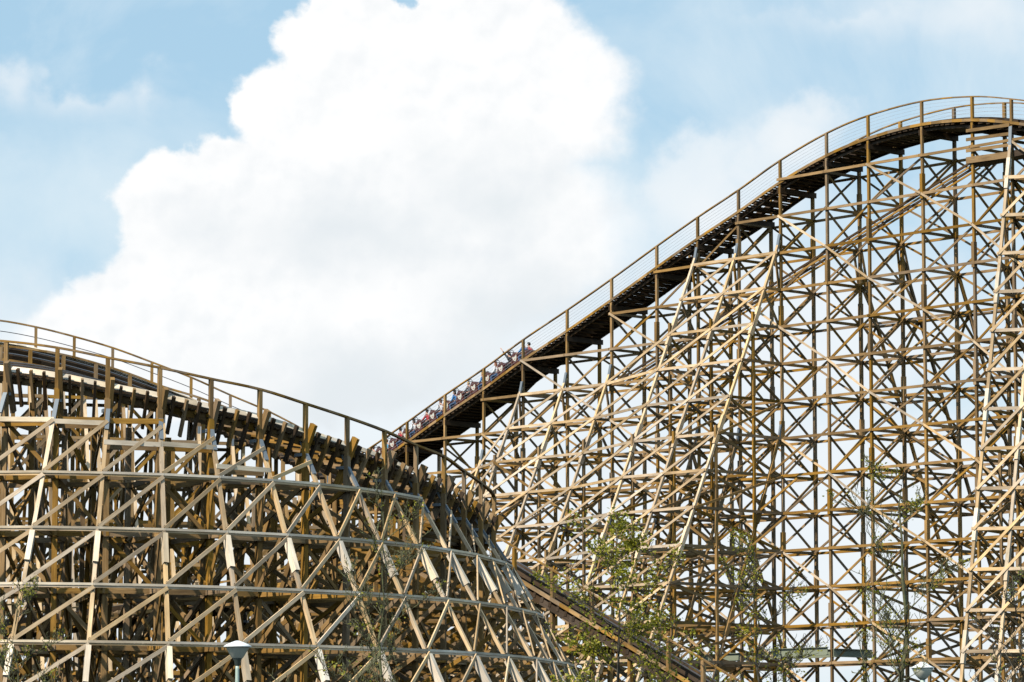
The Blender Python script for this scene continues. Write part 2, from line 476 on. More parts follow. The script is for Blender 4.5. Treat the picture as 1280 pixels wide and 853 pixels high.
# ================================================================== THE FRONT TURN
x2 = [-197, -118, -38, 42, 122, 204, 281, 355.5, 419, 472, 520, 556.5, 589, 614, 632, 644]
y2z = [113.9, 113.0, 112.4, 112.2, 112.6, 113.3, 114.3, 115.6, 117, 118.7, 120.6, 122.8, 125, 127.2, 129.3, 131.3]
xh = [-120, -57, 8, 72, 135, 200, 264, 325, 382, 434, 480.6, 520, 554.6, 580, 601, 617]
yh = [421, 423, 427, 435, 447.5, 460, 474, 487, 505, 522, 539, 557, 571, 589.5, 604, 621]
H2 = 9.77
P2 = []
for x, y in zip(x2, y2z): P2.append(V(((x - 640) / FPX * y / 1.0 * 1.0, y, H2)))
for q in P2:
    # correct the pixel mapping for the camera pitch
    z = (q - CAM).dot(FW); q.x = q.x * z / q.y
ang = 86
for k in range(15):
    ang += 10.5
    p = P2[-1] + V((math.cos(math.radians(ang)), math.sin(math.radians(ang)), 0)) * 2.05
    P2.append(p)
NT = len(P2)
tan = []
for i in range(NT):
    a = P2[max(0, i - 2)]; b = P2[min(NT - 1, i + 2)]; t = (b - a); t.z = 0; tan.append(t.normalized())
inn = [V((-t.y, t.x, 0)) for t in tan]      # toward the middle of the turn
PH = []
for i in range(NT):
    if i < 16:
        hj = {0: 2.3, 1: 2.3, 2: 2.3, 3: 2.2, 4: 2.05, 5: 1.85, 6: 1.7, 7: 1.5, 8: 1.45, 9: 1.4, 10: 1.35, 11: 1.25, 12: 1.15, 13: 1.05, 14: 1.0, 15: .95}[i]
        yy = P2[i].y + hj * max(0, inn[i].y) + .05
        PH.append(at_y(xh[i], yh[i], yy))
    else:
        q = P2[i] + inn[i] * 1.0; PH.append(V((q.x, q.y, PH[-1].z - .33 + .01 * (i - 16))))
turn = Thing('wooden_coaster_turn', V((P2[6].x, P2[6].y, 0)),
             'nearer curved wooden roller coaster trestle with bright leaning struts and banked track, bottom left', 'roller coaster')
LT = 1.775
tl = [H2 + LT * k for k in range(-5, 3)]
def tp(i, z, off=0.0):
    b = PH[i]; return V((b.x + inn[i].x * off, b.y + inn[i].y * off, z))
joint = [PH[i].z - 1.75 for i in range(NT)]
bp = []
for i in range(NT):
    zj = joint[i]
    if zj < H2 + .6: sl = .5
    a = V((PH[i].x, PH[i].y, zj)); b = P2[i]
    if i < 16:
        vec = (b - a) / (a.z - b.z); vec.z = 0
    else: vec = -inn[i] * .5
    if vec.length > .62: vec = vec.normalized() * .62
    bp.append((lambda a, vec: lambda z: V((a.x, a.y, z)) + vec * (a.z - z))(a, vec))
deckT = [p.z - 1.07 for p in PH]
TW = 3.0
for i in range(NT):
    t = tan[i]; o = -inn[i]; front = i < 17
    zj = joint[i]
    # vertical posts: outer (handrail) row, inner row, core row
    turn.add('post', tp(i, deckT[i] - .2), tp(i, PH[i].z), t, .125, .13)
    turn.add('post', tp(i, 0), tp(i, deckT[i] - .2), t, .17, .17)
    zin = deckT[i] - .55
    turn.add('post', tp(i, 0, TW), tp(i, zin, TW), t, .16, .16)
    if i > 1: turn.add('post', tp(i, 0, TW * 1.9), tp(i, zin - 2.4, TW * 1.9), t, .15, .15)
    # batter with splices
    P = bp[i]
    turn.add('batter_post', P(zj + .25) + o * .08, P(tl[5] - 0) + o * .08, t, .11, .12, WM)
    turn.add('steel_bracket', P(zj + .75) + o * .09, P(zj - .55) + o * .15, t, .07, .13, STEEL)
    for k in range(5, 0, -1):
        turn.add('batter_post', P(tl[k]) + o * .08, P(tl[k - 1]) + o * .08, t, .105, .12, WM)
        if (k % 2 == 1):
            turn.add('splice_board', P(tl[k] - .12) + o * .10, P(tl[k] - 1.15 + jit(.1)) + o * .10, t, .235, .16, WW)
    turn.add('batter_post', P(tl[0]), P(0), t, .105, .12, WM)
    turn.add('steel_bracket', P(zj + .1) , P(zj + .1) + inn[i] * .3, t, .1, .3, STEEL)
    for z in tl[1:6]:
        if i < 17 and z < zj:
            for dz_ in (-.16, .15):
                c = P(z + dz_) + o * .16; turn.add('bolt', c, c + o * .05, Z3, .035, .035, BLACKST)
    # radial frames
    for k, z in enumerate(tl):
        if z < zin - .1:
            turn.add('cross_girt', P(min(z, zj)) + t * .1, tp(i, z, TW) + t * .1, t, .17, .06, ext=.1)
            if i > 1 and z < zin - 3: turn.add('cross_girt', tp(i, z, TW) - t * .1, tp(i, z, TW * 1.9) - t * .1, t, .17, .06, ext=.1)
            if k:
                turn.add('cross_brace', tp(i, z) - t * .11, tp(i, tl[k - 1], TW) - t * .11, t, .15, .06, ext=.1)
                turn.add('cross_brace', tp(i, tl[k - 1]) + t * .11, tp(i, z, TW) + t * .11, t, .15, .06, ext=.1)
                if z < zj: turn.add('cross_brace', P(z) - t * .1, tp(i, tl[k - 1]) - t * .1, t, .14, .05)
                if i > 1 and z < zin - 3: turn.add('cross_brace', tp(i, z, TW) + t * .11, tp(i, tl[k - 1], TW * 1.9) + t * .11, t, .15, .06)
    # inner batter
    if i > 1 :
        b0 = tp(i, zin - 1, TW); turn.add('batter_post', b0, V((b0.x, b0.y, 0)) + inn[i] * .34 * zin, t, .14, .14, WG)
for i in range(NT - 1):
    o = -(inn[i] + inn[i + 1]).normalized()
    for k, z in enumerate(tl):
        Pa, Pb = bp[i], bp[i + 1]
        zt = min(joint[i], joint[i + 1])
        if z < zt + .1 and k <= 6 and not (k == 6 and i > 10):
            if z > H2 + LT + .1: continue
            e = .04
            # doubled outer girt
            turn.add('batter_girt', Pa(z) + o * .17 + Z3 * .035, Pb(z) + o * .17 + Z3 * .035, o, .075, .06, WW, ext=e)
            turn.add('batter_girt', Pa(z) + o * .155 - Z3 * .04, Pb(z) + o * .155 - Z3 * .04, o, .065, .045, WM, ext=e)
        if z < deckT[i] - .8:
            turn.add('girt', tp(i, z + jit(.02)) + o * .11, tp(i + 1, z + jit(.02)) + o * .11, o, .17, .055, ext=.1)
            if z < deckT[i] - 2.3: turn.add('girt', tp(i, z, TW) + o * .11, tp(i + 1, z, TW) + o * .11, o, .16, .055, ext=.1)
            if i > 1 and z < deckT[i] - 3.8: turn.add('girt', tp(i, z, TW * 1.9) + o * .11, tp(i + 1, z, TW * 1.9) + o * .11, o, .16, .055, ext=.1)
        # outer rising diagonals, one per bay and level
        if k + 1 < len(tl) and z < joint[i + 1] - .9:
            zb = min(tl[k + 1] - .06, joint[i + 1] - .15)
            turn.add('batter_brace', Pa(z + .09) + o * .2, Pb(zb) + o * .2, o, .12, .045, WM, ext=.03)
        if k and z < deckT[i] - 1:
            if (i + k) % 2: turn.add('diagonal_brace', tp(i, z) - o * .12, tp(i + 1, tl[k - 1]) - o * .12, o, .13, .05)
            if (i + k) % 3 == 0: turn.add('diagonal_brace', tp(i, tl[k - 1], TW) - o * .1, tp(i + 1, z, TW) - o * .1, o, .14, .05)
            if (i + k) % 3 == 1: turn.add('diagonal_brace', tp(i, z, TW) + o * .2, tp(i + 1, tl[k - 1], TW) + o * .2, o, .14, .05)
# stepped short girts above the top continuous one
for i0_, i1_, y in ((1, 3, 526), (3, 4, 526), (4, 6, 553), (6, 7, 583)):
    if i1_ >= 16: continue
    za = at_y(xh[i0_], y, PH[i0_].y - .6).z
    for i in range(i0_, i1_):
        o = -inn[i]
        a = bp[i](min(za, joint[i])); a.z = za; b = bp[i + 1](min(za, joint[i + 1])); b.z = za - .03
        turn.add('batter_girt', a + o * .16, b + o * .16, o, .15, .06, WW, ext=.05)
        turn.add('girt', tp(i, za - .1) + o * .11, tp(i + 1, za - .1) + o * .11, o, .17, .05, ext=.1)
# banked deck: lateral vector tilts inward-down
BK = math.radians(27); DK = math.radians(-9)
TS = smooth_path(PH, 4)
IS = smooth_path(inn, 4)
lat = [(v.normalized() * math.cos(DK) - Z3 * math.sin(DK)) for v in IS]
nrm = [(v.normalized() * math.sin(DK) + Z3 * math.cos(DK)) for v in IS]
def brow(off, wid, h0, h1, a=0, b=None):
    r = []
    b = b or len(TS)
    for p, l, n in list(zip(TS, lat, nrm))[a:b]:
        q = p - Z3 * 1.07
        r.append((q + l * off + n * h0, q + l * (off + wid) + n * h0, q + l * (off + wid) + n * h1, q + l * off + n * h1))
    return r
te = turn.e
def flat(off, wid, h0, h1):
    r = []
    for p, v in zip(TS, IS):
        v = v.normalized(); q = p
        r.append((q + v * off + Z3 * h0, q + v * (off + wid) + Z3 * h0, q + v * (off + wid) + Z3 * h1, q + v * off + Z3 * h1))
    return r
rl = MB().sweep(flat(-.07, .13, -.03, .035)).build('handrail', WG, te)
# inner handrail with its posts
ir = []
for i in range(NT):
    ir.append(tp(i, PH[i].z - .28, TW + .15))
IRS = smooth_path(ir, 4)
r = []
for p, v in list(zip(IRS, IS))[36:]:
    v = v.normalized(); r.append((p, p + v * .1, p + v * .1 + Z3 * .06, p + Z3 * .06))
MB().sweep(r).build('handrail', WG, te)
for i in range(9, NT):
    turn.add('rail_post', V((ir[i].x, ir[i].y, ir[i].z - 1.75)) + inn[i] * .05, ir[i] + inn[i] * .05, tan[i], .105, .09)
# edge boards: a pale board facing up and out, a brown ledger hung in the line of the stubs
def drow(a0, a1, po, th):
    r = []
    for p, v in zip(TS, IS):
        v = v.normalized(); dv = (-v * math.sin(BK) + Z3 * math.cos(BK)); q = p - Z3 * 1.0
        r.append((q + dv * a0 + v * po, q + dv * a0 + v * (po + th), q + dv * a1 + v * (po + th), q + dv * a1 + v * po))
    return r
MB().sweep(drow(-.34, -.02, .14, .06)).build('ledger_board', WG, te)
r = []
for p, v in zip(TS, IS):   # pale plank laid sloping outward on top of the ledger
    v = v.normalized(); q = p - Z3 * .97; a_ = (v * math.cos(.9) + Z3 * math.sin(.9)); b_ = (-v * math.sin(.9) + Z3 * math.cos(.9))
    r.append((q + v * .02, q + v * .02 + a_ * .24, q + v * .02 + a_ * .24 + b_ * .04, q + v * .02 + b_ * .04))
MB().sweep(r).build('fascia_board', WW, te)
MB().sweep(brow(2.9, .07, -.30, -.1)).build('ledger_board', WG, te)
for o in (1.0, 1.95):
    MB().sweep(brow(o, .3, -.02, .26)).build('track_beam', WD, te)
    MB().sweep(brow(o + .1, .1, .262, .29)).build('running_rail', RAIL, te)
wk = MB(); tiem = MB()
for s in range(len(TS) - 1):
    for sub in (0, .33, .66):
        q = TS[s].lerp(TS[s + 1], sub) - Z3 * 1.07; l = lat[s]; n = nrm[s]
        wk.bar(q + l * .06 - n * .02, q + l * .75 - n * .02, n, .15, .04)
    q = TS[s] - Z3 * 1.07
    tiem.bar(q + l * .02 - n * .09, q + l * 3.0 - n * .09, n, .14, .13)
wk.build('walkway', WD, te); tiem.build('ties', WG, te)
# upright stub boards along the outer edge: a broad one at every bent, two or three slim ones between
for s in range(len(TS) - 1):
    big = (s % 4 == 0)
    q = TS[s] - Z3 * 1.07; v = IS[s].normalized(); tt = (TS[s + 1] - TS[s]).normalized(); tt.z = 0
    dv = (-v * math.sin(BK) + Z3 * math.cos(BK))
    if big: turn.add('stub_board', q - v * .07 + dv * .44 + tt * .12, q - v * .07 - dv * 1.25 + tt * .12, tt, .24, .13)
    else: turn.add('stub_board', q - v * .01 + dv * .26, q - v * .01 - dv * 1.0, tt, .15, .085, WD if s % 2 else WG)
turn.flush(99)

# ================================================================== FAR LEFT TRACK
D5 = V((1, .28, 0)).normalized(); W5 = V((-D5.y, D5.x, 0)); Q5 = at_y(141, 436, 165)
fx = [-55, -3, 45, 93, 141, 190, 239, 288, 337, 385, 433, 480]
fy = [398, 401.5, 410, 422, 436, 454, 473, 495, 516, 541, 566, 590]
F5 = [at_plane(x, y, Q5, W5) for x, y in zip(fx, fy)]
far = Thing('wooden_coaster_trestle', V((F5[4].x, F5[4].y, 0)),
            'farther wooden coaster track descending behind the curved trestle at upper left, with dark banked rails', 'roller coaster')
FS = smooth_path(F5, 4)
fe = far.e
b5 = math.radians(24)
l5 = (-W5 * math.cos(b5) - Z3 * math.sin(b5)); n5 = (-W5 * math.sin(b5) + Z3 * math.cos(b5))
def frow(off, wid, h0, h1, dz=-1.02):
    return [((p + Z3 * dz + l5 * off + n5 * h0), (p + Z3 * dz + l5 * (off + wid) + n5 * h0), (p + Z3 * dz + l5 * (off + wid) + n5 * h1), (p + Z3 * dz + l5 * off + n5 * h1)) for p in FS]
hrf = MB().sweep([(p - W5 * .06, p + W5 * .06, p + W5 * .06 + Z3 * .07, p - W5 * .06 + Z3 * .07) for p in FS]).build('handrail', WG, fe)
for k, dz in enumerate((-.45,)):
    MB().sweep([(p + Z3 * dz, p + W5 * .03 + Z3 * dz, p + W5 * .03 + Z3 * (dz + .03), p + Z3 * (dz + .03)) for p in FS]).build('cable', BLACKST, hrf)
MB().sweep(frow(-.1, .12, -.1, .1)).build('fascia_board', WW, fe)
MB().sweep(frow(-.02, .16, .10, .13)).build('walkway', WW, fe)
MB().sweep([((p + Z3 * -1.5) - W5 * .1, (p + Z3 * -1.5), (p - Z3 * 1.05), (p - Z3 * 1.05) - W5 * .1) for p in FS]).build('backboard', WD, fe)
MB().sweep(frow(.75, .25, -.1, .12)).build('track_beam', WD, fe)
MB().sweep(frow(.8, .12, .122, .16)).build('running_rail', RAIL, fe)
MB().sweep(frow(1.75, .25, -.1, .14)).build('track_beam', WD, fe)
MB().sweep(frow(1.8, .12, .142, .18)).build('running_rail', RAIL, fe)
MB().sweep([((p - Z3 * 2.3) - W5 * 2.15, (p - Z3 * 2.3) - W5 * 2.05, (p - Z3 * 1.93) - W5 * 2.05, (p - Z3 * 1.93) - W5 * 2.15) for p in FS]).build('ledger_board', WG, fe)
t5 = MB()
for s, p in enumerate(interp(FS, 1.05)):
    q = p - Z3 * 1.02; t5.bar(q + l5 * .0 - n5 * .2, q + l5 * 2.7 - n5 * .2, n5, .5, .12)
    t5.bar(q + l5 * 2.0 - n5 * .3 + D5 * .5, q + l5 * 3.1 - n5 * .3 + D5 * .5, n5, .2, .16)
t5.build('ties', WD, fe)
# nearer handrail of the far track
gx = [-40, 1, 38, 79.5, 120, 162.5, 204.6, 248.6, 291, 337.5, 372, 410]
gy = [432, 433.8, 438, 445, 455.5, 469, 485, 498.4, 514, 530.7, 543, 560]
G5 = [at_plane(x, y, Q5 - W5 * 3.2, W5) for x, y in zip(gx, gy)]
MB().sweep([(p - W5 * .05, p + W5 * .05, p + W5 * .05 + Z3 * .09, p - W5 * .05 + Z3 * .09) for p in smooth_path(G5, 4)]).build('handrail', WG, fe)
for p in G5:
    far.add('rail_post', V((p.x, p.y, p.z - 2.4)), p, W5, .16, .12)
    far.add('steel_bracket', V((p.x, p.y, p.z - 1.7)) - W5 * .07, V((p.x, p.y, p.z - 1.25)) - W5 * .07, W5, .1, .02, STEEL)
    far.add('batter_post', V((p.x, p.y, p.z - 1.6)), V((p.x, p.y, 0)) - W5 * .38 * p.z, D5, .16, .14, WM)
for i, p in enumerate(F5):
    far.add('rail_post', V((p.x, p.y, p.z - 1.1)), p, W5, .12, .12)
    zf = p.z - 1.3
    lv = [H2 + LT * 1.05 * k for k in range(-5, 6)]
    for off, dz in ((0, 0), (-1.5, -.5), (-3.0, -1.1), (-5.5, -3)):
        b = V((p.x, p.y, 0)) + W5 * off
        far.add('post', b, V((b.x, b.y, zf + dz)), W5, .16, .16)
    b = V((p.x, p.y, 0))
    far.add('batter_post', b - W5 * (3 + .4 * zf), V((b.x, b.y, zf - 1.6)) - W5 * 3, D5, .14, .14, WM if i % 2 else WG)
    far.add('batter_post', b + W5 * (.4 * zf), V((b.x, b.y, zf)), D5, .14, .14, WG)
    for k, z in enumerate(lv):
        if z < zf - 1.2:
            far.add('cross_girt', V((b.x, b.y, z)) + W5 * .2, V((b.x, b.y, z)) - W5 * (3.0 + .4 * max(0, zf - 1.6 - z)), D5, .15, .05)
            if k:
                far.add('cross_brace', V((b.x, b.y, z)), V((b.x, b.y, lv[k - 1])) - W5 * 3, D5, .15, .05)
                far.add('cross_brace', V((b.x, b.y, lv[k - 1])), V((b.x, b.y, z)) - W5 * 3, D5, .15, .05)
                far.add('cross_brace', V((b.x, b.y, lv[k - 1])) - W5 * 3, V((b.x, b.y, z)) - W5 * (3.0 + .4 * max(0, zf - 1.6 - z)), D5, .15, .05)
        if i < len(F5) - 1 and z < F5[i + 1].z - 2:
            c = V((F5[i + 1].x, F5[i + 1].y, 0))
            for off in (0, -3.0):
                far.add('girt', V((b.x, b.y, z)) + W5 * (off - .1), V((c.x, c.y, z)) + W5 * (off - .1), W5, .15, .05, ext=.1)
                if k and (i + k) % 2: far.add('diagonal_brace', V((b.x, b.y, lv[k - 1])) + W5 * (off - .15), V((c.x, c.y, z)) + W5 * (off - .15), W5, .14, .05)
                else:
                    if k: far.add('diagonal_brace', V((b.x, b.y, z)) + W5 * (off + .1), V((c.x, c.y, lv[k - 1])) + W5 * (off + .1), W5, .14, .05)
            # outer face of the far trestle's near batters
            zo = lambda z_, p_: V((p_.x, p_.y, z_)) - W5 * (3.0 + .4 * max(0, zf - 1.6 - z_))
            far.add('batter_girt', zo(z, p), zo(z, F5[i + 1]), W5, .14, .05, WG, ext=.1)
            if k: far.add('batter_brace', zo(lv[k - 1], p), zo(z, F5[i + 1]), W5, .14, .05, WG)
far.flush(99)

# ================================================================== LOW TRACK RIGHT OF THE TURN
D6 = V((.62, -.78, 0)).normalized(); W6 = V((.78, .62, 0)).normalized(); Q6 = at_y(690, 713, 138)
lx = [596, 643, 690.6, 740, 787.6, 835.5, 879, 927]
F6 = [at_plane(x, 713 + (x - 690) * .597, Q6, W6) for x in lx]
low6 = Thing('low_coaster_track', V((F6[2].x, F6[2].y, 0)),
             'low wooden coaster track with handrail sloping down to the right behind the leafy tree', 'roller coaster')
FS6 = interp(F6, .6); le = low6.e
b6 = math.radians(14); l6 = (W6 * math.cos(b6) + Z3 * math.sin(b6) * -1); n6 = (W6 * math.sin(b6) + Z3 * math.cos(b6))
def lrow(off, wid, h0, h1):
    return [((p - Z3 * 1.1 + l6 * off + n6 * h0), (p - Z3 * 1.1 + l6 * (off + wid) + n6 * h0), (p - Z3 * 1.1 + l6 * (off + wid) + n6 * h1), (p - Z3 * 1.1 + l6 * off + n6 * h1)) for p in FS6]
MB().sweep([(p - W6 * .05, p + W6 * .05, p + W6 * .05 + Z3 * .06, p - W6 * .05 + Z3 * .06) for p in FS6]).build('handrail', WG, le)
MB().sweep(lrow(-.15, .12, -.06, .08)).build('fascia_board', WG, le)
MB().sweep(lrow(-.08, .08, -.42, -.16)).build('ledger_board', WD, le)
MB().sweep(lrow(0, .7, -.08, -.03)).build('walkway', WD, le)
for o in (1.0, 1.9):
    MB().sweep(lrow(o, .28, -.02, .25)).build('track_beam', WD, le)
    MB().sweep(lrow(o + .08, .1, .252, .28)).build('running_rail', RAIL, le)
t6 = MB()
for q in interp(F6, .5): t6.bar(q - Z3 * 1.1 - n6 * .2 - l6 * .1, q - Z3 * 1.1 - n6 * .2 + l6 * 3.0, n6, .16, .2)
t6.build('ties', WD, le)
MB().sweep(lrow(2.8, .08, -.5, -.3)).build('ledger_board', WD, le)
for i, p in enumerate(F6):
    low6.add('rail_post', V((p.x, p.y, p.z - 1.1)) , p, W6, .14, .12)
    for off in (0, 2.8):
        b = V((p.x, p.y, 0)) + W6 * off; low6.add('post', b, V((b.x, b.y, p.z - 1.3 - off * .1)), W6, .15, .15)
    if i < 6:
        b = V((p.x, p.y, 0)); low6.add('batter_post', V((p.x, p.y, p.z - 2.2)), b - W6 * .45 * p.z, D6, .15, .14, WM)
    for k in range(1, 6):
        z = 1.77 * k
        if z < p.z - 1.5:
            low6.add('cross_girt', V((p.x, p.y, z)) - W6 * .45 * max(0, p.z - 2.2 - z), V((p.x, p.y, z)) + W6 * 2.9, D6, .15, .05)
            low6.add('cross_brace', V((p.x, p.y, z)) , V((p.x, p.y, z - 1.77)) + W6 * 2.9, D6, .15, .05)
            if i < len(F6) - 1 and z < F6[i + 1].z - 1.4:
                n = F6[i + 1]
                low6.add('girt', V((p.x, p.y, z)) - W6 * .1, V((n.x, n.y, z)) - W6 * .1, W6, .17, .06, ext=.1)
                low6.add('diagonal_brace', V((p.x, p.y, z - 1.77)) - W6 * .15, V((n.x, n.y, z)) - W6 * .15, W6, .15, .05, WM)
                low6.add('girt', V((p.x, p.y, z)) + W6 * 2.9, V((n.x, n.y, z)) + W6 * 2.9, W6, .17, .06, ext=.1)
low6.flush(99)

# ================================================================== PEOPLE MESHES
def ev_mesh(name, verts, edges, rad, sub=1):
    me = bpy.data.meshes.new(name); me.from_pydata(verts, edges, []); me.update()
    o = bpy.data.objects.new('tmp', me); COL.objects.link(o)
    sk = o.modifiers.new('s', 'SKIN'); sk.use_smooth_shade = True
    for i, r in enumerate(rad):
        rr = r if isinstance(r, tuple) else (r, r)
        me.skin_vertices[0].data[i].radius = rr
    me.skin_vertices[0].data[0].use_root = True
    sb = o.modifiers.new('b', 'SUBSURF'); sb.levels = sub; sb.render_levels = sub
    dg = bpy.context.evaluated_depsgraph_get(); dg.update()
    out = bpy.data.meshes.new_from_object(o.evaluated_get(dg)); out.name = name
    bpy.data.objects.remove(o); bpy.data.meshes.remove(me)
    for p in out.polygons: p.use_smooth = True
    return out
class Sk:
    def __init__(s): s.v = []; s.e = []; s.r = []
    def add(s, co, r, par=None):
        s.v.append(co); s.r.append(r); i = len(s.v) - 1
        if par is not None: s.e.append((par, i))
        return i
POSE = {'bar': ((.17, .25, .33), (.42, .17, .36)), 'up': ((.09, .23, .80), (.17, .27, 1.08)), 'low': ((.08, .26, .28), (.34, .2, .22))}
skinm = mat('skin', (.62, .36, .26), .6)
def rider_meshes(pose):
    el, ha = POSE[pose]
    s = Sk()
    pel = s.add((0, 0, .10), (.15, .11)); ch = s.add((-.03, 0, .36), (.15, .105), pel); sh = s.add((-.02, 0, .50), (.13, .085), ch)
    ne = s.add((.0, 0, .59), .052, sh); jw = s.add((.025, 0, .675), .068, ne); hd = s.add((.01, 0, .76), (.082, .095), jw)
    s.add((.115, 0, .725), .014, hd)
    s.add((0.01, .088, .735), .014, hd); s.add((0.01, -.088, .735), .014, hd)
    for q in (1, -1):
        a = s.add((-.02, .18 * q, .50), .052, sh); b = s.add((el[0], el[1] * q, el[2]), .04, a); c = s.add((ha[0], ha[1] * q, ha[2]), .026, b)
        dx = V(ha) - V(el); dx.normalize()
        pm = V((ha[0], ha[1] * q, ha[2])) + V((dx.x, dx.y * q, dx.z)) * .07; pi = s.add(tuple(pm), .03, c)
        for k in range(4):
            d2 = V((dx.x, dx.y * q, dx.z)); sd = V((0, q, 0)) * (.018 * (k - 1.5))
            m1 = pm + d2 * (.045 + .006 * (k in (1, 2))) + sd; f1 = s.add(tuple(m1), .0095, pi)
            m2 = m1 + (d2 * .6 + V((.2, 0, -.5)) * (1 if pose != 'up' else .3)).normalized() * .035; s.add(tuple(m2), .008, f1)
        th = s.add(tuple(pm + V((0, -.035 * q, .01))), .010, c); s.add(tuple(pm + V((.01, -.05 * q, .03))), .009, th)
        hp_ = s.add((.05, .09 * q, .09), .085, pel); kn = s.add((.42, .11 * q, .14), .062, hp_); an = s.add((.46, .11 * q, -.22), .04, kn)
        s.add((.58, .11 * q, -.26), .036, an)
    body = ev_mesh('person', s.v, s.e, s.r); body.materials.append(skinm)
    s = Sk()
    a0 = s.add((0, 0, .12), (.168, .125)); a1 = s.add((-.03, 0, .34), (.17, .125), a0); a2 = s.add((-.02, 0, .49), (.15, .10), a1); s.add((0, 0, .565), .066, a2)
    for q in (1, -1):
        a = s.add((-.02, .18 * q, .50), .068, a2); b = s.add((el[0], el[1] * q, el[2]), .054, a)
        s.add((el[0] * .35 + ha[0] * .65, (el[1] * .35 + ha[1] * .65) * q, el[2] * .35 + ha[2] * .65), .042, b)
    top = ev_mesh('top', s.v, s.e, s.r)
    s = Sk(); p_ = s.add((0, 0, .08), (.165, .12))
    for q in (1, -1):
        h_ = s.add((.05, .09 * q, .09), .098, p_); k_ = s.add((.42, .11 * q, .14), .075, h_); s.add((.46, .11 * q, -.18), .055, k_)
    tro = ev_mesh('trousers', s.v, s.e, s.r)
    return body, top, tro
def hair_mesh(long):
    bm = bmesh.new(); bmesh.ops.create_icosphere(bm, subdivisions=3, radius=1)
    for v in list(bm.verts):
        if v.co.x > .25 and v.co.z < .45: bm.verts.remove(v)
    for v in bm.verts:
        n_ = noise.noise(v.co * 4) * .07
        v.co = V((v.co.x * (.108 + n_ * .1) - .012, v.co.y * .1, v.co.z * .112 + .785))
        if long and v.co.z < .76: v.co.z -= (0.76 - v.co.z) * 1.6
    me = bpy.data.meshes.new('hair'); bm.to_mesh(me); bm.free()
    for p in me.polygons: p.use_smooth = True
    return me
RM = {k: rider_meshes(k) for k in POSE}
HMS = {0: hair_mesh(False), 1: hair_mesh(True)}
def dup_mat(me, m):
    c = me.copy(); c.materials.clear(); c.materials.append(m); return c

# ================================================================== THE TRAIN
MAR = mat('maroon_paint', (.085, .020, .012), .35); CREAM = mat('cream_paint', (.62, .60, .52), .4)
SEATM = mat('seat_vinyl', (.10, .035, .025), .5); RED = mat('red_trim', (.45, .03, .03), .4)
def prism(prof, y0, y1, taper=0.0):
    """profile in x-z swept across y, with softened edges"""
    bm = bmesh.new()
    a = [bm.verts.new((x, y0, z)) for x, z in prof]; b = [bm.verts.new((x, y1, z)) for x, z in prof]
    bm.faces.new(a); bm.faces.new(list(reversed(b)))
    n = len(prof)
    for i in range(n): bm.faces.new([a[i], b[i], b[(i + 1) % n], a[(i + 1) % n]])
    bmesh.ops.recalc_face_normals(bm, faces=bm.faces)
    bmesh.ops.bevel(bm, geom=[e for e in bm.edges], offset=.018, segments=2, affect='EDGES', clamp_overlap=True)
    return bm
def to_me(name, bm, m):
    me = bpy.data.meshes.new(name); bm.to_mesh(me); bm.free(); me.materials.append(m); return me
def tube_bm(bm, pts, r, n=6):
    pts = [V(p) for p in pts]; rings = []
    for i, p in enumerate(pts):
        d = (pts[min(i + 1, len(pts) - 1)] - pts[max(i - 1, 0)]).normalized()
        a = d.cross(V((0, 0, 1)))
        if a.length < .1: a = d.cross(V((1, 0, 0)))
        a.normalize(); b = d.cross(a); rr = r[i] if isinstance(r, list) else r
        rings.append([bm.verts.new(p + a * math.cos(2 * math.pi * k / n) * rr + b * math.sin(2 * math.pi * k / n) * rr) for k in range(n)])
    for q, w in zip(rings[:-1], rings[1:]):
        for k in range(n): bm.faces.new((q[k], q[(k + 1) % n], w[(k + 1) % n], w[k]))
    bm.faces.new(list(reversed(rings[0]))); bm.faces.new(rings[-1])
    return bm
# car local frame: +X forward (downhill), +Y toward the far side, Z up from rail top
cowl = to_me('cowl', prism([(.20, .20), (.56, .20), (.66, .40), (.68, .70), (.62, .88), (.48, .95), (.28, .90), (.20, .74)], -.46, .46), MAR)
pan = to_me('car', prism([(-.44, .12), (.60, .12), (.62, .20), (.10, .24), (-.44, .34), (-.48, .24)], -.45, .45), MAR)
seat = prism([(-.42, .28), (-.04, .28), (-.02, .36), (-.32, .38), (-.42, .72), (-.48, .70), (-.46, .45)], -.42, .42)
seatme = to_me('seat', seat, SEATM)
bm = bmesh.new(); tube_bm(bm, [(.40, -.40, .90), (.50, -.40, 1.14), (.80, -.38, 1.16), (.80, .38, 1.16), (.50, .40, 1.14), (.40, .40, .90)], .018)
grab = to_me('grab_bar', bm, BLACKST)
bm = bmesh.new(); tube_bm(bm, [(.08, -.36, .55), (-.02, -.36, .74), (-.02, .36, .74), (.08, .36, .55)], .022)
lap = to_me('lap_bar', bm, BLACKST)
def emblem():
    # cream shield with a dark notch: outline in x-z
    bm = bmesh.new()
    out = [(x * .8 + .09, z * .72 + .14) for x, z in ((.23, .84), (.33, .80), (.42, .72), (.51, .80), (.61, .84), (.62, .68), (.55, .50), (.42, .40), (.29, .50), (.22, .68))]
    a = [bm.verts.new((x, -.472, z)) for x, z in out]; b = [bm.verts.new((x, -.455, z)) for x, z in out]
    bm.faces.new(a); bm.faces.new(list(reversed(b)))
    for i in range(len(out)): bm.faces.new([a[i], b[i], b[(i + 1) % len(out)], a[(i + 1) % len(out)]])
    bmesh.ops.recalc_face_normals(bm, faces=bm.faces)
    return bm
emb = to_me('emblem', emblem(), CREAM)
bm = bmesh.new()
vs = [bm.verts.new((x, -.476, z)) for x, z in ((.36, .62), (.43, .56), (.50, .62), (.43, .50))]
vb = [bm.verts.new((v.co.x, -.460, v.co.z)) for v in vs]
for i in range(4): bm.faces.new((vs[i], vs[(i + 1) % 4], vb[(i + 1) % 4], vb[i]))
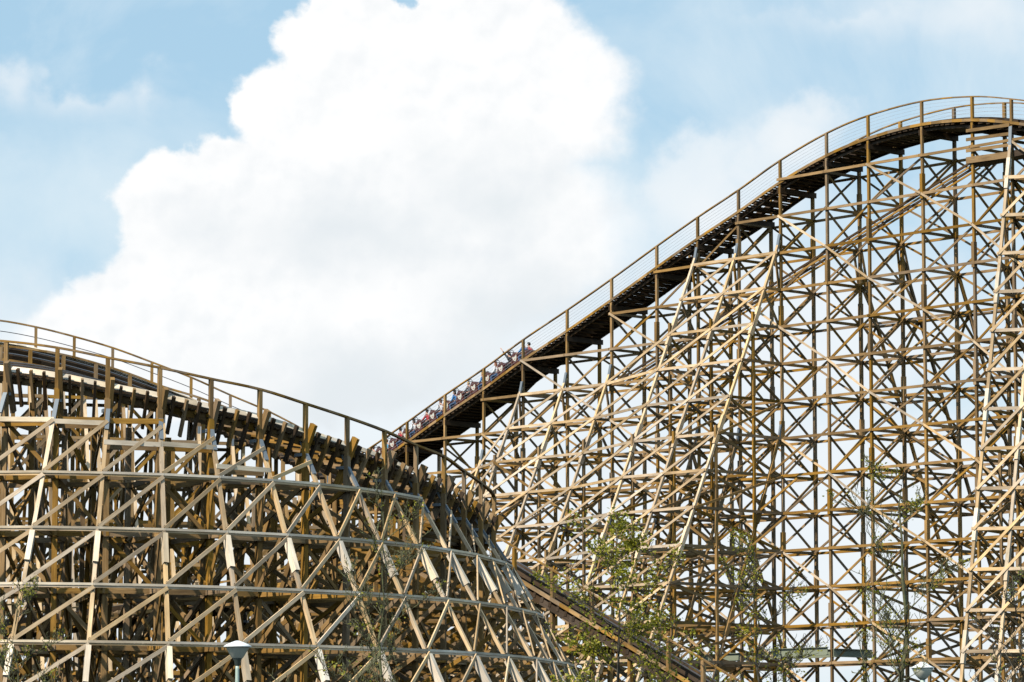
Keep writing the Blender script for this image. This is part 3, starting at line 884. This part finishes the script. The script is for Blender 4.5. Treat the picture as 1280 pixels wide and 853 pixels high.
bm.faces.new(vs); bmesh.ops.recalc_face_normals(bm, faces=bm.faces)
embm = to_me('emblem_mark', bm, RED)
def wheel_me():
    bm = bmesh.new(); bmesh.ops.create_cone(bm, cap_ends=True, segments=20, radius1=.11, radius2=.11, depth=.06, matrix=Matrix.Rotation(math.pi / 2, 4, 'X'))
    bmesh.ops.bevel(bm, geom=[e for e in bm.edges if e.is_boundary or abs(e.calc_face_angle(0)) > 1], offset=.012, segments=2)
    return to_me('wheel', bm, BLACKST)
whl = wheel_me()
CPX = [646.3, 628.9, 611.8, 594.4, 577.4, 560.3, 543.3, 526.3, 509.6, 492.9, 476, 459]
FINE = interp(HB, .02)
def on_track(px, off, dz):
    best = min(FINE, key=lambda p: abs(proj(p + W * off + Z3 * dz)[0] - px)); return best
u = (HB[IDX[654]] - HB[IDX[509]]).normalized()
CAR_R = Matrix((-u, W, u.cross(-W) if u.cross(-W).z > 0 else -u.cross(-W))).transposed()
TRK = 1.14; TZ = -.875
train = None; cars = []
for k, px in enumerate(CPX):
    p = on_track(px, TRK - .46, TZ + .65) ; nz = V(CAR_R.col[2])
    q = p + W * TRK + Z3 * TZ + u * .47
    if train is None:
        train = empty('coaster_train', q); tag(train, 'maroon coaster train of open two-seat cars with cream side emblems running down the hill', 'train')
        tinv = q.copy()
    c = link('car', pan, train); c.matrix_basis = Matrix.Translation(q - tinv) @ CAR_R.to_4x4()
    for nm, me in (('cowl', cowl), ('seat', seatme), ('grab_bar', grab), ('lap_bar', lap), ('emblem', emb), ('emblem_mark', embm)):
        link(nm, me, c)
    for wx in (.38,):
        for wy in (-.41, .41): link('wheel', whl, c, (wx, wy, .11))
    cars.append(q)
# coupling rods between neighbouring cars
for a, b in zip(cars[:-1], cars[1:]):
    nz = V(CAR_R.col[2])
    m = MB().bar(a + nz * .2, b + nz * .2, nz, .08, .06, (1, 1, 0)); m.build('coupling', BLACKST, train)

# ---- riders
def cm(n, c): return mat(n, c, .8)
T = {'red': cm('cloth_red', (.50, .03, .04)), 'blue': cm('cloth_blue', (.03, .20, .50)), 'black': cm('cloth_black', (.02, .02, .025)),
     'white': cm('cloth_white', (.75, .75, .78)), 'green': cm('cloth_green', (.12, .30, .18)), 'lightblue': cm('cloth_light_blue', (.10, .40, .62)),
     'grey': cm('cloth_grey', (.15, .16, .19)), 'navy': cm('cloth_navy', (.03, .05, .14)), 'pink': cm('cloth_pink', (.60, .25, .28)), 'orange': cm('cloth_orange', (.6, .14, .04))}
Hh = {'dark': cm('hair_dark', (.015, .01, .008)), 'brown': cm('hair_brown', (.10, .045, .02)), 'blond': cm('hair_blond', (.42, .27, .11)), 'ginger': cm('hair_ginger', (.25, .08, .03))}
JE = cm('denim', (.04, .09, .20))
crew = [  # (near top, near hair, long, pose), (far ...)
    (('blue', 'dark', 0, 'bar'), ('red', 'dark', 0, 'bar')),
    (('black', 'dark', 0, 'up'), ('pink', 'ginger', 1, 'bar')),
    (('white', 'ginger', 1, 'low'), ('green', 'brown', 0, 'bar')),
    (('blue', 'blond', 0, 'low'), ('white', 'dark', 0, 'bar')),
    (('grey', 'blond', 0, 'bar'), ('black', None, 0, 'bar')),
    (('blue', 'dark', 1, 'low'), ('black', 'brown', 0, 'bar')),
    (('white', 'brown', 0, 'bar'), ('white', 'dark', 0, 'low')),
    (('red', 'dark', 0, 'bar'), ('black', 'brown', 1, 'bar')),
    (('white', 'dark', 1, 'low'), ('navy', 'dark', 0, 'bar')),
    (('red', 'dark', 0, 'low'), ('grey', 'brown', 0, 'bar')),
    (('lightblue', 'ginger', 0, 'bar'), ('black', 'dark', 0, 'low')),
    (('red', 'brown', 0, 'bar'), ('navy', 'dark', 0, 'bar')),
]
ordn = ['top', 'second', 'third', 'fourth', 'fifth', 'sixth', 'seventh', 'eighth', 'ninth', 'tenth', 'eleventh', 'lowest']
for k, (q, pair) in enumerate(zip(cars, crew)):
    for side, (tc_, hc, lg, pose) in zip((-1, 1), pair):
        off = V(CAR_R.col[0]) * (-.20 + jit(.03)) + W * (.21 * side) + V(CAR_R.col[2]) * .44
        o = link('person', RM[pose][0], None); tw = Matrix.Rotation(R.uniform(-.25, .1), 4, 'Z')
        scl = .86 if hc in ('blond',) or (k in (10,)) and side < 0 else .97
        o.matrix_basis = Matrix.Translation(q + off) @ CAR_R.to_4x4() @ tw @ Matrix.Scale(scl, 4)
        hd = {'dark': 'dark hair', 'brown': 'brown hair', 'blond': 'blond hair', 'ginger': 'reddish hair', None: 'bald head'}[hc]
        ac = {'bar': 'holding the bar', 'up': 'both arms raised', 'low': 'hands in lap'}[pose]
        tag(o, '%s top and %s, %s, %s seat of the %s car' % (tc_.replace('lightblue', 'light blue'), hd, ac, 'nearer' if side < 0 else 'farther', ordn[k]),
            'person', 'riders on the coaster train')
        link('top', dup_mat(RM[pose][1], T[tc_]), o); link('trousers', dup_mat(RM[pose][2], JE if (k + side) % 3 else T['black']), o)
        if hc: link('hair', dup_mat(HMS[lg], Hh[hc]), o)

# ================================================================== LAMPS
def lathe(name, prof, m, parent, n=32, smooth=True):
    bm = bmesh.new(); rings = []
    for r, z in prof: rings.append([bm.verts.new((r * math.cos(2 * math.pi * k / n), r * math.sin(2 * math.pi * k / n), z)) for k in range(n)])
    for a, b in zip(rings[:-1], rings[1:]):
        for k in range(n): bm.faces.new((a[k], a[(k + 1) % n], b[(k + 1) % n], b[k]))
    bm.faces.new(list(reversed(rings[0]))); bm.faces.new(rings[-1])
    me = to_me(name, bm, m)
    if smooth:
        for p in me.polygons: p.use_smooth = len(p.vertices) == 4
    return link(name, me, parent)
LW = mat('lamp_white', (.80, .82, .82), .35); POLE = mat('pole_paint', (.45, .56, .49), .4)
GL = mat('frosted_shade', (.80, .78, .64), .7)
b = at_y(297, 801, 67); zt = b.z
l1 = empty('street_lamp', (b.x, b.y, 0)); tag(l1, 'park lamp with a flat white conical cap before the curved trestle at left', 'lamp', 'park lamps')
k = zt
lathe('lamp_pole', [(.07, 0), (.07, .8), (.045, .85), (.035, k - .52), (.035, k - .44)], POLE, l1)
lathe('lamp_neck', [(.036, k - .46), (.05, k - .44), (.055, k - .38), (.08, k - .34), (.085, k - .325)], mat('neck_metal', (.06, .08, .08), .4, .3), l1)
lathe('lamp_shade', [(.085, k - .325), (.105, k - .31), (.215, k - .125), (.222, k - .118)], GL, l1)
lathe('lamp_cap', [(.235, k - .125), (.253, k - .118), (.253, k - .10), (.20, k - .068), (.11, k - .03), (.04, k - .004), (.01, k)], LW, l1)
b = at_y(1153, 827.5, 78); k = b.z
l2 = empty('street_lamp', (b.x, b.y, 0)); tag(l2, 'park lamp with rounded white top and grey bowl beside the mossy tree trunk', 'lamp', 'park lamps')
lathe('lamp_pole', [(.08, 0), (.08, .8), (.06, .85), (.055, k - .46), (.055, k - .36)], POLE, l2)
lathe('lamp_shade', [(.07, k - .37), (.10, k - .34), (.17, k - .26), (.21, k - .18), (.225, k - .14)], GL, l2)
lathe('lamp_cap', [(.225, k - .14), (.25, k - .135), (.25, k - .115), (.20, k - .10), (.13, k - .06), (.10, k - .03), (.05, k - .006), (.01, k)], LW, l2)

# ================================================================== TREES
def bark_mat(name, c1, c2):
    m = bpy.data.materials.new(name); m.use_nodes = True; nt = m.node_tree; b = nt.nodes['Principled BSDF']
    tc = nt.nodes.new('ShaderNodeTexCoord'); n = nt.nodes.new('ShaderNodeTexNoise'); n.inputs['Scale'].default_value = 9; n.inputs['Detail'].default_value = 5
    nt.links.new(tc.outputs['Object'], n.inputs['Vector'])
    mx = nt.nodes.new('ShaderNodeMix'); mx.data_type = 'RGBA'; mx.inputs['A'].default_value = (*c1, 1); mx.inputs['B'].default_value = (*c2, 1)
    r = nt.nodes.new('ShaderNodeMapRange'); r.inputs['From Min'].default_value = .38; r.inputs['From Max'].default_value = .62
    nt.links.new(n.outputs['Fac'], r.inputs['Value']); nt.links.new(r.outputs[0], mx.inputs['Factor'])
    nt.links.new(mx.outputs['Result'], b.inputs['Base Color']); b.inputs['Roughness'].default_value = .9
    return m
def leaf_mat(name, c1, c2):
    m = bpy.data.materials.new(name); m.use_nodes = True; nt = m.node_tree; N = nt.nodes; b = N['Principled BSDF']
    at = N.new('ShaderNodeAttribute'); at.attribute_name = 'tint'
    mx = N.new('ShaderNodeMix'); mx.data_type = 'RGBA'; mx.inputs['A'].default_value = (*c1, 1); mx.inputs['B'].default_value = (*c2, 1)
    nt.links.new(at.outputs['Fac'], mx.inputs['Factor']); nt.links.new(mx.outputs['Result'], b.inputs['Base Color'])
    b.inputs['Roughness'].default_value = .5
    tr = N.new('ShaderNodeBsdfTranslucent'); nt.links.new(mx.outputs['Result'], tr.inputs['Color'])
    ms = N.new('ShaderNodeMixShader'); ms.inputs[0].default_value = .35
    out = N['Material Output']; nt.links.new(b.outputs[0], ms.inputs[1]); nt.links.new(tr.outputs[0], ms.inputs[2]); nt.links.new(ms.outputs[0], out.inputs[0])
    return m
BK1 = bark_mat('bark_dark', (.035, .030, .022), (.10, .09, .065)); BK2 = bark_mat('bark_lichen', (.07, .06, .035), (.15, .16, .07))
LF = leaf_mat('spring_leaf', (.14, .155, .010), (.46, .42, .03)); LF2 = leaf_mat('olive_bud', (.14, .19, .02), (.30, .34, .06))
def tree(px, Y, top_py, label, r0, nleaf, leaf, crown_r, bark, lm, seed, nlimb=16, droop=.25, zlow=.28, wig=.05, cl=.16):
    rr = random.Random(seed)
    b = at_y(px, 853, Y); base = V((b.x, b.y, 0)); ztop = at_y(px, top_py, Y).z
    e = empty('tree', base); tag(e, label, 'tree', 'young spring trees before the trestles')
    bm = bmesh.new(); twigs = []
    tp_ = [V((0, 0, -.2))]; n = 12
    for i in range(1, n + 1): tp_.append(V((rr.gauss(0, wig), rr.gauss(0, wig), ztop * i / n)))
    rs = [max(.008, r0 * (1 - .93 * i / n)) for i in range(n + 1)]
    tube_bm(bm, tp_, rs, 8)
    def branch(p, d, L, r, lvl):
        pts = [p.copy()]; q = p.copy(); dd = d.copy(); ns = 5
        for k in range(ns):
            dd = (dd + V((rr.gauss(0, .16), rr.gauss(0, .16), rr.gauss(.05, .12)))).normalized(); q = q + dd * (L / ns); pts.append(q.copy())
        tube_bm(bm, pts, [max(.0048, r * (1 - .8 * k / ns)) for k in range(ns + 1)], 5 if lvl < 2 else 4)
        if lvl >= 1: twigs.append(pts)
        if lvl < 3:
            for k in range(1, ns + 1):
                for _ in range(2 if lvl == 0 else 1):
                    if rr.random() < .8:
                        a = rr.uniform(0, 6.28); s_ = V((math.cos(a), math.sin(a), rr.uniform(-.1, .7)))
                        branch(pts[k], (dd * .8 + s_ * .75).normalized(), L * rr.uniform(.3, .5), r * .5, lvl + 1)
    for i in range(nlimb):
        t = zlow + (1 - zlow) * (i + rr.random() * .8) / nlimb; z = t * ztop
        k = min(n - 1, int(t * n)); p = tp_[k].lerp(tp_[k + 1], t * n - k)
        a = i * 2.4 + rr.uniform(-.5, .5); L = crown_r * (1.05 - .62 * ((t - zlow) / (1 - zlow)) ** 2.2) * rr.uniform(.65, 1.25)
        branch(p, V((math.cos(a), math.sin(a), rr.uniform(.35, .9))).normalized(), L, max(.01, r0 * .32 * (1.1 - t)), 0)
    tr_ = to_me('trunk', bm, bark)
    for p in tr_.polygons: p.use_smooth = True
    link('trunk', tr_, e)
    # leaves: small folded diamonds in tufts along the twigs
    v = []; f = []; tn = []
    live = [t_ for t_ in twigs if rr.random() < .42]
    while len(f) < nleaf * 2:
        pts = rr.choice(live); k = rr.randrange(1, len(pts)); c = pts[k - 1].lerp(pts[k], rr.random())
        tone = rr.random()
        for _ in range(rr.randrange(4, 10)):
            o = c + V((rr.gauss(0, cl * .45), rr.gauss(0, cl * .45), rr.gauss(0, cl * .4)))
            d = V((rr.gauss(0, 1), rr.gauss(0, 1), rr.gauss(0, .8))).normalized(); s_ = d.cross(V((rr.gauss(0, 1), rr.gauss(0, 1), rr.gauss(0, 1)))).normalized()
            L = leaf * rr.uniform(.6, 1.3); wd = L * .32; nn = d.cross(s_) * wd * .3; i0 = len(v)
            v += [tuple(o), tuple(o + d * L * .5 + s_ * wd + nn), tuple(o + d * L), tuple(o + d * L * .5 - s_ * wd + nn)]
            f += [(i0, i0 + 1, i0 + 2), (i0, i0 + 2, i0 + 3)]
            x = min(1, max(0, tone * .7 + rr.random() * .3)); tn += [x] * 6
    me = bpy.data.meshes.new('crown'); me.from_pydata(v, [], f)
    ca = me.color_attributes.new('tint', 'FLOAT_COLOR', 'CORNER'); buf = []
    for x in tn: buf += [x, x, x, 1]
    ca.data.foreach_set('color', buf); me.materials.append(lm); link('crown', me, e)
tree(772, 72, 662, 'young tree in bright green spring leaf, fullest crown, in front of the low track', .07, 5800, .075, 1.5, BK1, LF, 4, nlimb=15, cl=.2)
tree(478, 68, 640, 'thin nearly bare young tree with twiggy branches before the curved trestle', .055, 420, .055, 1.45, BK2, LF, 5, nlimb=15, cl=.12)
tree(20, 66, 745, 'small budding tree with fine twigs at the bottom left corner', .04, 650, .05, 1.1, BK2, LF, 8, nlimb=12, cl=.12)
tree(945, 75, 690, 'slender tree with airy light green leaves beside the green girder', .045, 1800, .06, 1.3, BK1, LF, 11, nlimb=13, cl=.15)
tree(1131, 64, 590, 'mossy trunked sparse tree with few small leaves beside the rounded lamp', .10, 900, .055, 1.4, BK2, LF, 14, nlimb=10, cl=.12, wig=.05)
tree(1268, 70, 720, 'bare twiggy sapling at the bottom right edge before the trestle', .04, 250, .045, 1.0, BK1, LF2, 17, nlimb=14, cl=.1)

# ================================================================== GROUND
gm = bpy.data.materials.new('grass_ground'); gm.use_nodes = True; nt = gm.node_tree; b = nt.nodes['Principled BSDF']
tc = nt.nodes.new('ShaderNodeTexCoord'); n = nt.nodes.new('ShaderNodeTexNoise'); n.inputs['Scale'].default_value = .35; n.inputs['Detail'].default_value = 9
nt.links.new(tc.outputs['Object'], n.inputs['Vector'])
mx = nt.nodes.new('ShaderNodeMix'); mx.data_type = 'RGBA'; mx.inputs['A'].default_value = (.05, .075, .02, 1); mx.inputs['B'].default_value = (.17, .14, .08, 1)
nt.links.new(n.outputs['Fac'], mx.inputs['Factor']); nt.links.new(mx.outputs['Result'], b.inputs['Base Color']); b.inputs['Roughness'].default_value = .95
bm = bmesh.new()
bmesh.ops.create_grid(bm, x_segments=40, y_segments=40, size=6000)
g = link('ground', to_me('ground', bm, gm)); tag(g, 'grassy park ground under the coaster', 'ground', kind='structure')

# ================================================================== LIGHT AND SKY
SUN_AZ = math.radians(-137)      # direction toward the sun, clockwise from +Y
SUN_EL = math.radians(47)
sd = V((math.sin(SUN_AZ) * math.cos(SUN_EL), math.cos(SUN_AZ) * math.cos(SUN_EL), math.sin(SUN_EL)))
sl_ = bpy.data.lights.new('sun', 'SUN'); sl_.energy = 5.0; sl_.angle = math.radians(.5); sl_.color = (1, .92, .79)
so = bpy.data.objects.new('sun', sl_); COL.objects.link(so); so.rotation_euler = (-sd).to_track_quat('-Z', 'Y').to_euler()
w = bpy.data.worlds.new('World'); sc.world = w; w.use_nodes = True
nt = w.node_tree; N = nt.nodes; L = nt.links; N.clear()
STR = .11
def math_(op, a, b=None, c=None):
    n = N.new('ShaderNodeMath'); n.operation = op
    for i, x in enumerate((a, b, c)):
        if x is None: continue
        if isinstance(x, (int, float)): n.inputs[i].default_value = x
        else: L.new(x, n.inputs[i])
    return n.outputs[0]
sky = N.new('ShaderNodeTexSky'); sky.sky_type = 'NISHITA'; sky.sun_disc = False
sky.sun_elevation = SUN_EL; sky.sun_rotation = SUN_AZ % (2 * math.pi); sky.altitude = 0; sky.air_density = 1.0; sky.dust_density = .6; sky.ozone_density = 2.0
tc = N.new('ShaderNodeTexCoord'); sx = N.new('ShaderNodeSeparateXYZ'); L.new(tc.outputs['Generated'], sx.inputs[0])
yy = math_('MAXIMUM', sx.outputs[1], .05)
U_ = math_('ADD', math_('MULTIPLY', math_('DIVIDE', sx.outputs[0], yy), FPX / math.cos(PIT) * .99), 640)
V_ = math_('SUBTRACT', 993, math_('MULTIPLY', math_('DIVIDE', sx.outputs[2], yy), FPX * .985))
def noise_(scale, detail, rough, zoff=0.0, dist=0.0, du=0, dv=0):
    cb = N.new('ShaderNodeCombineXYZ'); L.new(math_('MULTIPLY', math_('ADD', U_, du), scale), cb.inputs[0]); L.new(math_('MULTIPLY', math_('ADD', V_, dv), scale), cb.inputs[1]); cb.inputs[2].default_value = zoff
    n = N.new('ShaderNodeTexNoise'); n.inputs['Scale'].default_value = 1; n.inputs['Detail'].default_value = detail; n.inputs['Roughness'].default_value = rough; n.inputs['Distortion'].default_value = dist
    L.new(cb.outputs[0], n.inputs['Vector']); return n.outputs['Fac']
nA = noise_(1 / 55, 7, .55, 3.1); nB = noise_(1 / 55, 7, .55, 9.7); nC = noise_(1 / 150, 5, .5, 5.5); nD = noise_(1 / 260, 6, .6, 1.5, .4)
Uw = math_('ADD', U_, math_('MULTIPLY', math_('SUBTRACT', nA, .5), 75)); Vw = math_('ADD', V_, math_('MULTIPLY', math_('SUBTRACT', nB, .5), 75))
def blob(cx, cy, rx, ry):
    a = math_('DIVIDE', math_('SUBTRACT', Uw, cx), rx); b = math_('DIVIDE', math_('SUBTRACT', Vw, cy), ry)
    d = math_('SQRT', math_('ADD', math_('MULTIPLY', a, a), math_('MULTIPLY', b, b)))
    return math_('MULTIPLY', math_('SUBTRACT', 1, d), min(rx, ry))
def union(lst, k):
    r = lst[0]
    for x in lst[1:]: r = math_('SMOOTH_MAX', r, x, k)
    return r
main = union([blob(*q) for q in ((440, 20, 62, 66), (380, 62, 44, 44), (330, 140, 40, 46), (580, 80, 150, 120), (690, 130, 95, 98), (480, 180, 190, 130),
      (214, 268, 80, 80), (300, 260, 110, 90), (245, 350, 120, 70), (190, 415, 110, 55), (150, 372, 50, 32), (560, 300, 230, 130), (330, 430, 300, 110), (600, 30, 92, 60))], 8)
edge = N.new('ShaderNodeMapRange'); edge.interpolation_type = 'SMOOTHSTEP'
# crisp on the left and top, melting away to the lower right
wdt = N.new('ShaderNodeMapRange'); wdt.inputs['From Min'].default_value = 640; wdt.inputs['From Max'].default_value = 1000; wdt.inputs['To Min'].default_value = 8; wdt.inputs['To Max'].default_value = 34
L.new(math_('ADD', U_, math_('MULTIPLY', V_, .5)), wdt.inputs['Value'])
L.new(main, edge.inputs['Value']); L.new(math_('MULTIPLY', wdt.outputs[0], -1), edge.inputs['From Min']); L.new(wdt.outputs[0], edge.inputs['From Max'])
soft = union([blob(*q) for q in ((60, 470, 300, 120), (560, 480, 420, 150), (900, 290, 120, 70), (990, 190, 60, 60), (1010, 420, 330, 130), (1240, 20, 120, 28), (1060, 700, 600, 220), (300, 700, 600, 250))], 40)
es = N.new('ShaderNodeMapRange'); es.interpolation_type = 'SMOOTHSTEP'; es.inputs['From Min'].default_value = -60; es.inputs['From Max'].default_value = 95
L.new(math_('ADD', soft, math_('MULTIPLY', math_('SUBTRACT', nC, .5), 130)), es.inputs['Value'])
ws = N.new('ShaderNodeMapRange'); ws.inputs['From Min'].default_value = .42; ws.inputs['From Max'].default_value = .78; ws.inputs['To Max'].default_value = .75
L.new(nD, ws.inputs['Value'])
# sky base: Nishita paled by thin high haze
def mixc(f, a, b):
    m = N.new('ShaderNodeMix'); m.data_type = 'RGBA'
    if isinstance(f, (int, float)): m.inputs['Factor'].default_value = f
    else: L.new(f, m.inputs['Factor'])
    for nme, x in (('A', a), ('B', b)):
        if isinstance(x, tuple): m.inputs[nme].default_value = (*[c / STR for c in x], 1)
        else: L.new(x, m.inputs[nme])
    return m.outputs['Result']
hi = mixc(.66, sky.outputs[0], (.47, .72, .89))
hi = mixc(ws.outputs[0], hi, (.72, .83, .90))
pf = union([blob(*q) for q in ((8, 116, 24, 26), (178, 120, 16, 24), (100, 140, 50, 12), (1075, 28, 50, 6), (1020, 150, 50, 26), (985, 175, 45, 40), (870, 240, 70, 60), (930, 215, 50, 30))], 12)
pe = N.new('ShaderNodeMapRange'); pe.interpolation_type = 'SMOOTHSTEP'; pe.inputs['From Min'].default_value = -18; pe.inputs['From Max'].default_value = 26
L.new(math_('ADD', pf, math_('MULTIPLY', math_('SUBTRACT', nB, .5), 40)), pe.inputs['Value'])
lh = union([blob(*q) for q in ((60, 260, 330, 110), (760, 260, 180, 110))], 30)
le_ = N.new('ShaderNodeMapRange'); le_.interpolation_type = 'SMOOTHSTEP'; le_.inputs['From Min'].default_value = -40; le_.inputs['From Max'].default_value = 90
L.new(math_('ADD', lh, math_('MULTIPLY', math_('SUBTRACT', nC, .5), 150)), le_.inputs['Value'])
hi = mixc(math_('MULTIPLY', le_.outputs[0], .50), hi, (.74, .85, .91))
hi = mixc(math_('MULTIPLY', pe.outputs[0], .62), hi, (.86, .90, .93))
hi = mixc(math_('MULTIPLY', es.outputs[0], .88), hi, (.86, .90, .93))
# cloud body: white crests and soft grey bellies
gr = union([blob(*q) for q in ((520, 520, 260, 90), (420, 300, 170, 34), (620, 250, 90, 50), (250, 300, 40, 24), (700, 420, 140, 80))], 30)
gs = N.new('ShaderNodeMapRange'); gs.interpolation_type = 'SMOOTHSTEP'; gs.inputs['From Min'].default_value = -70; gs.inputs['From Max'].default_value = 70
L.new(math_('ADD', gr, math_('MULTIPLY', math_('SUBTRACT', nC, .5), 150)), gs.inputs['Value'])
cl_ = mixc(math_('MULTIPLY', gs.outputs[0], .85), (.99, .99, .99), (.72, .78, .82))
dt = N.new('ShaderNodeMapRange'); dt.inputs['From Min'].default_value = .35; dt.inputs['From Max'].default_value = .62; L.new(nA, dt.inputs['Value'])
cl_ = mixc(math_('MULTIPLY', math_('SUBTRACT', 1, dt.outputs[0]), .22), cl_, (.80, .84, .87))
# billow relief: the same noise seen a little toward the sun
nR = noise_(1 / 85, 4, .5, 7.7); nR2 = noise_(1 / 85, 4, .5, 7.7, du=-9, dv=-14)
rl_ = N.new('ShaderNodeMapRange'); rl_.inputs['From Min'].default_value = -.02; rl_.inputs['From Max'].default_value = .14
L.new(math_('SUBTRACT', nR2, nR), rl_.inputs['Value'])
cl_ = mixc(math_('MULTIPLY', rl_.outputs[0], .38), cl_, (.76, .81, .85))
nt_ = blob(503, -2, 17, 22)
ns_ = N.new('ShaderNodeMapRange'); ns_.interpolation_type = 'SMOOTHSTEP'; ns_.inputs['From Min'].default_value = -3; ns_.inputs['From Max'].default_value = 5
L.new(nt_, ns_.inputs['Value'])
fin = mixc(math_('MULTIPLY', edge.outputs[0], math_('SUBTRACT', 1, ns_.outputs[0])), hi, cl_)
bg = N.new('ShaderNodeBackground'); bg.inputs['Strength'].default_value = STR; L.new(fin, bg.inputs['Color'])
wo = N.new('ShaderNodeOutputWorld'); L.new(bg.outputs[0], wo.inputs['Surface'])
vs_ = sc.view_settings; vs_.view_transform = 'Standard'; vs_.look = 'None'; vs_.exposure = .06; vs_.gamma = 1
sc.render.engine = 'CYCLES'
sc.cycles.max_bounces = 5; sc.cycles.diffuse_bounces = 0; sc.cycles.transparent_max_bounces = 8
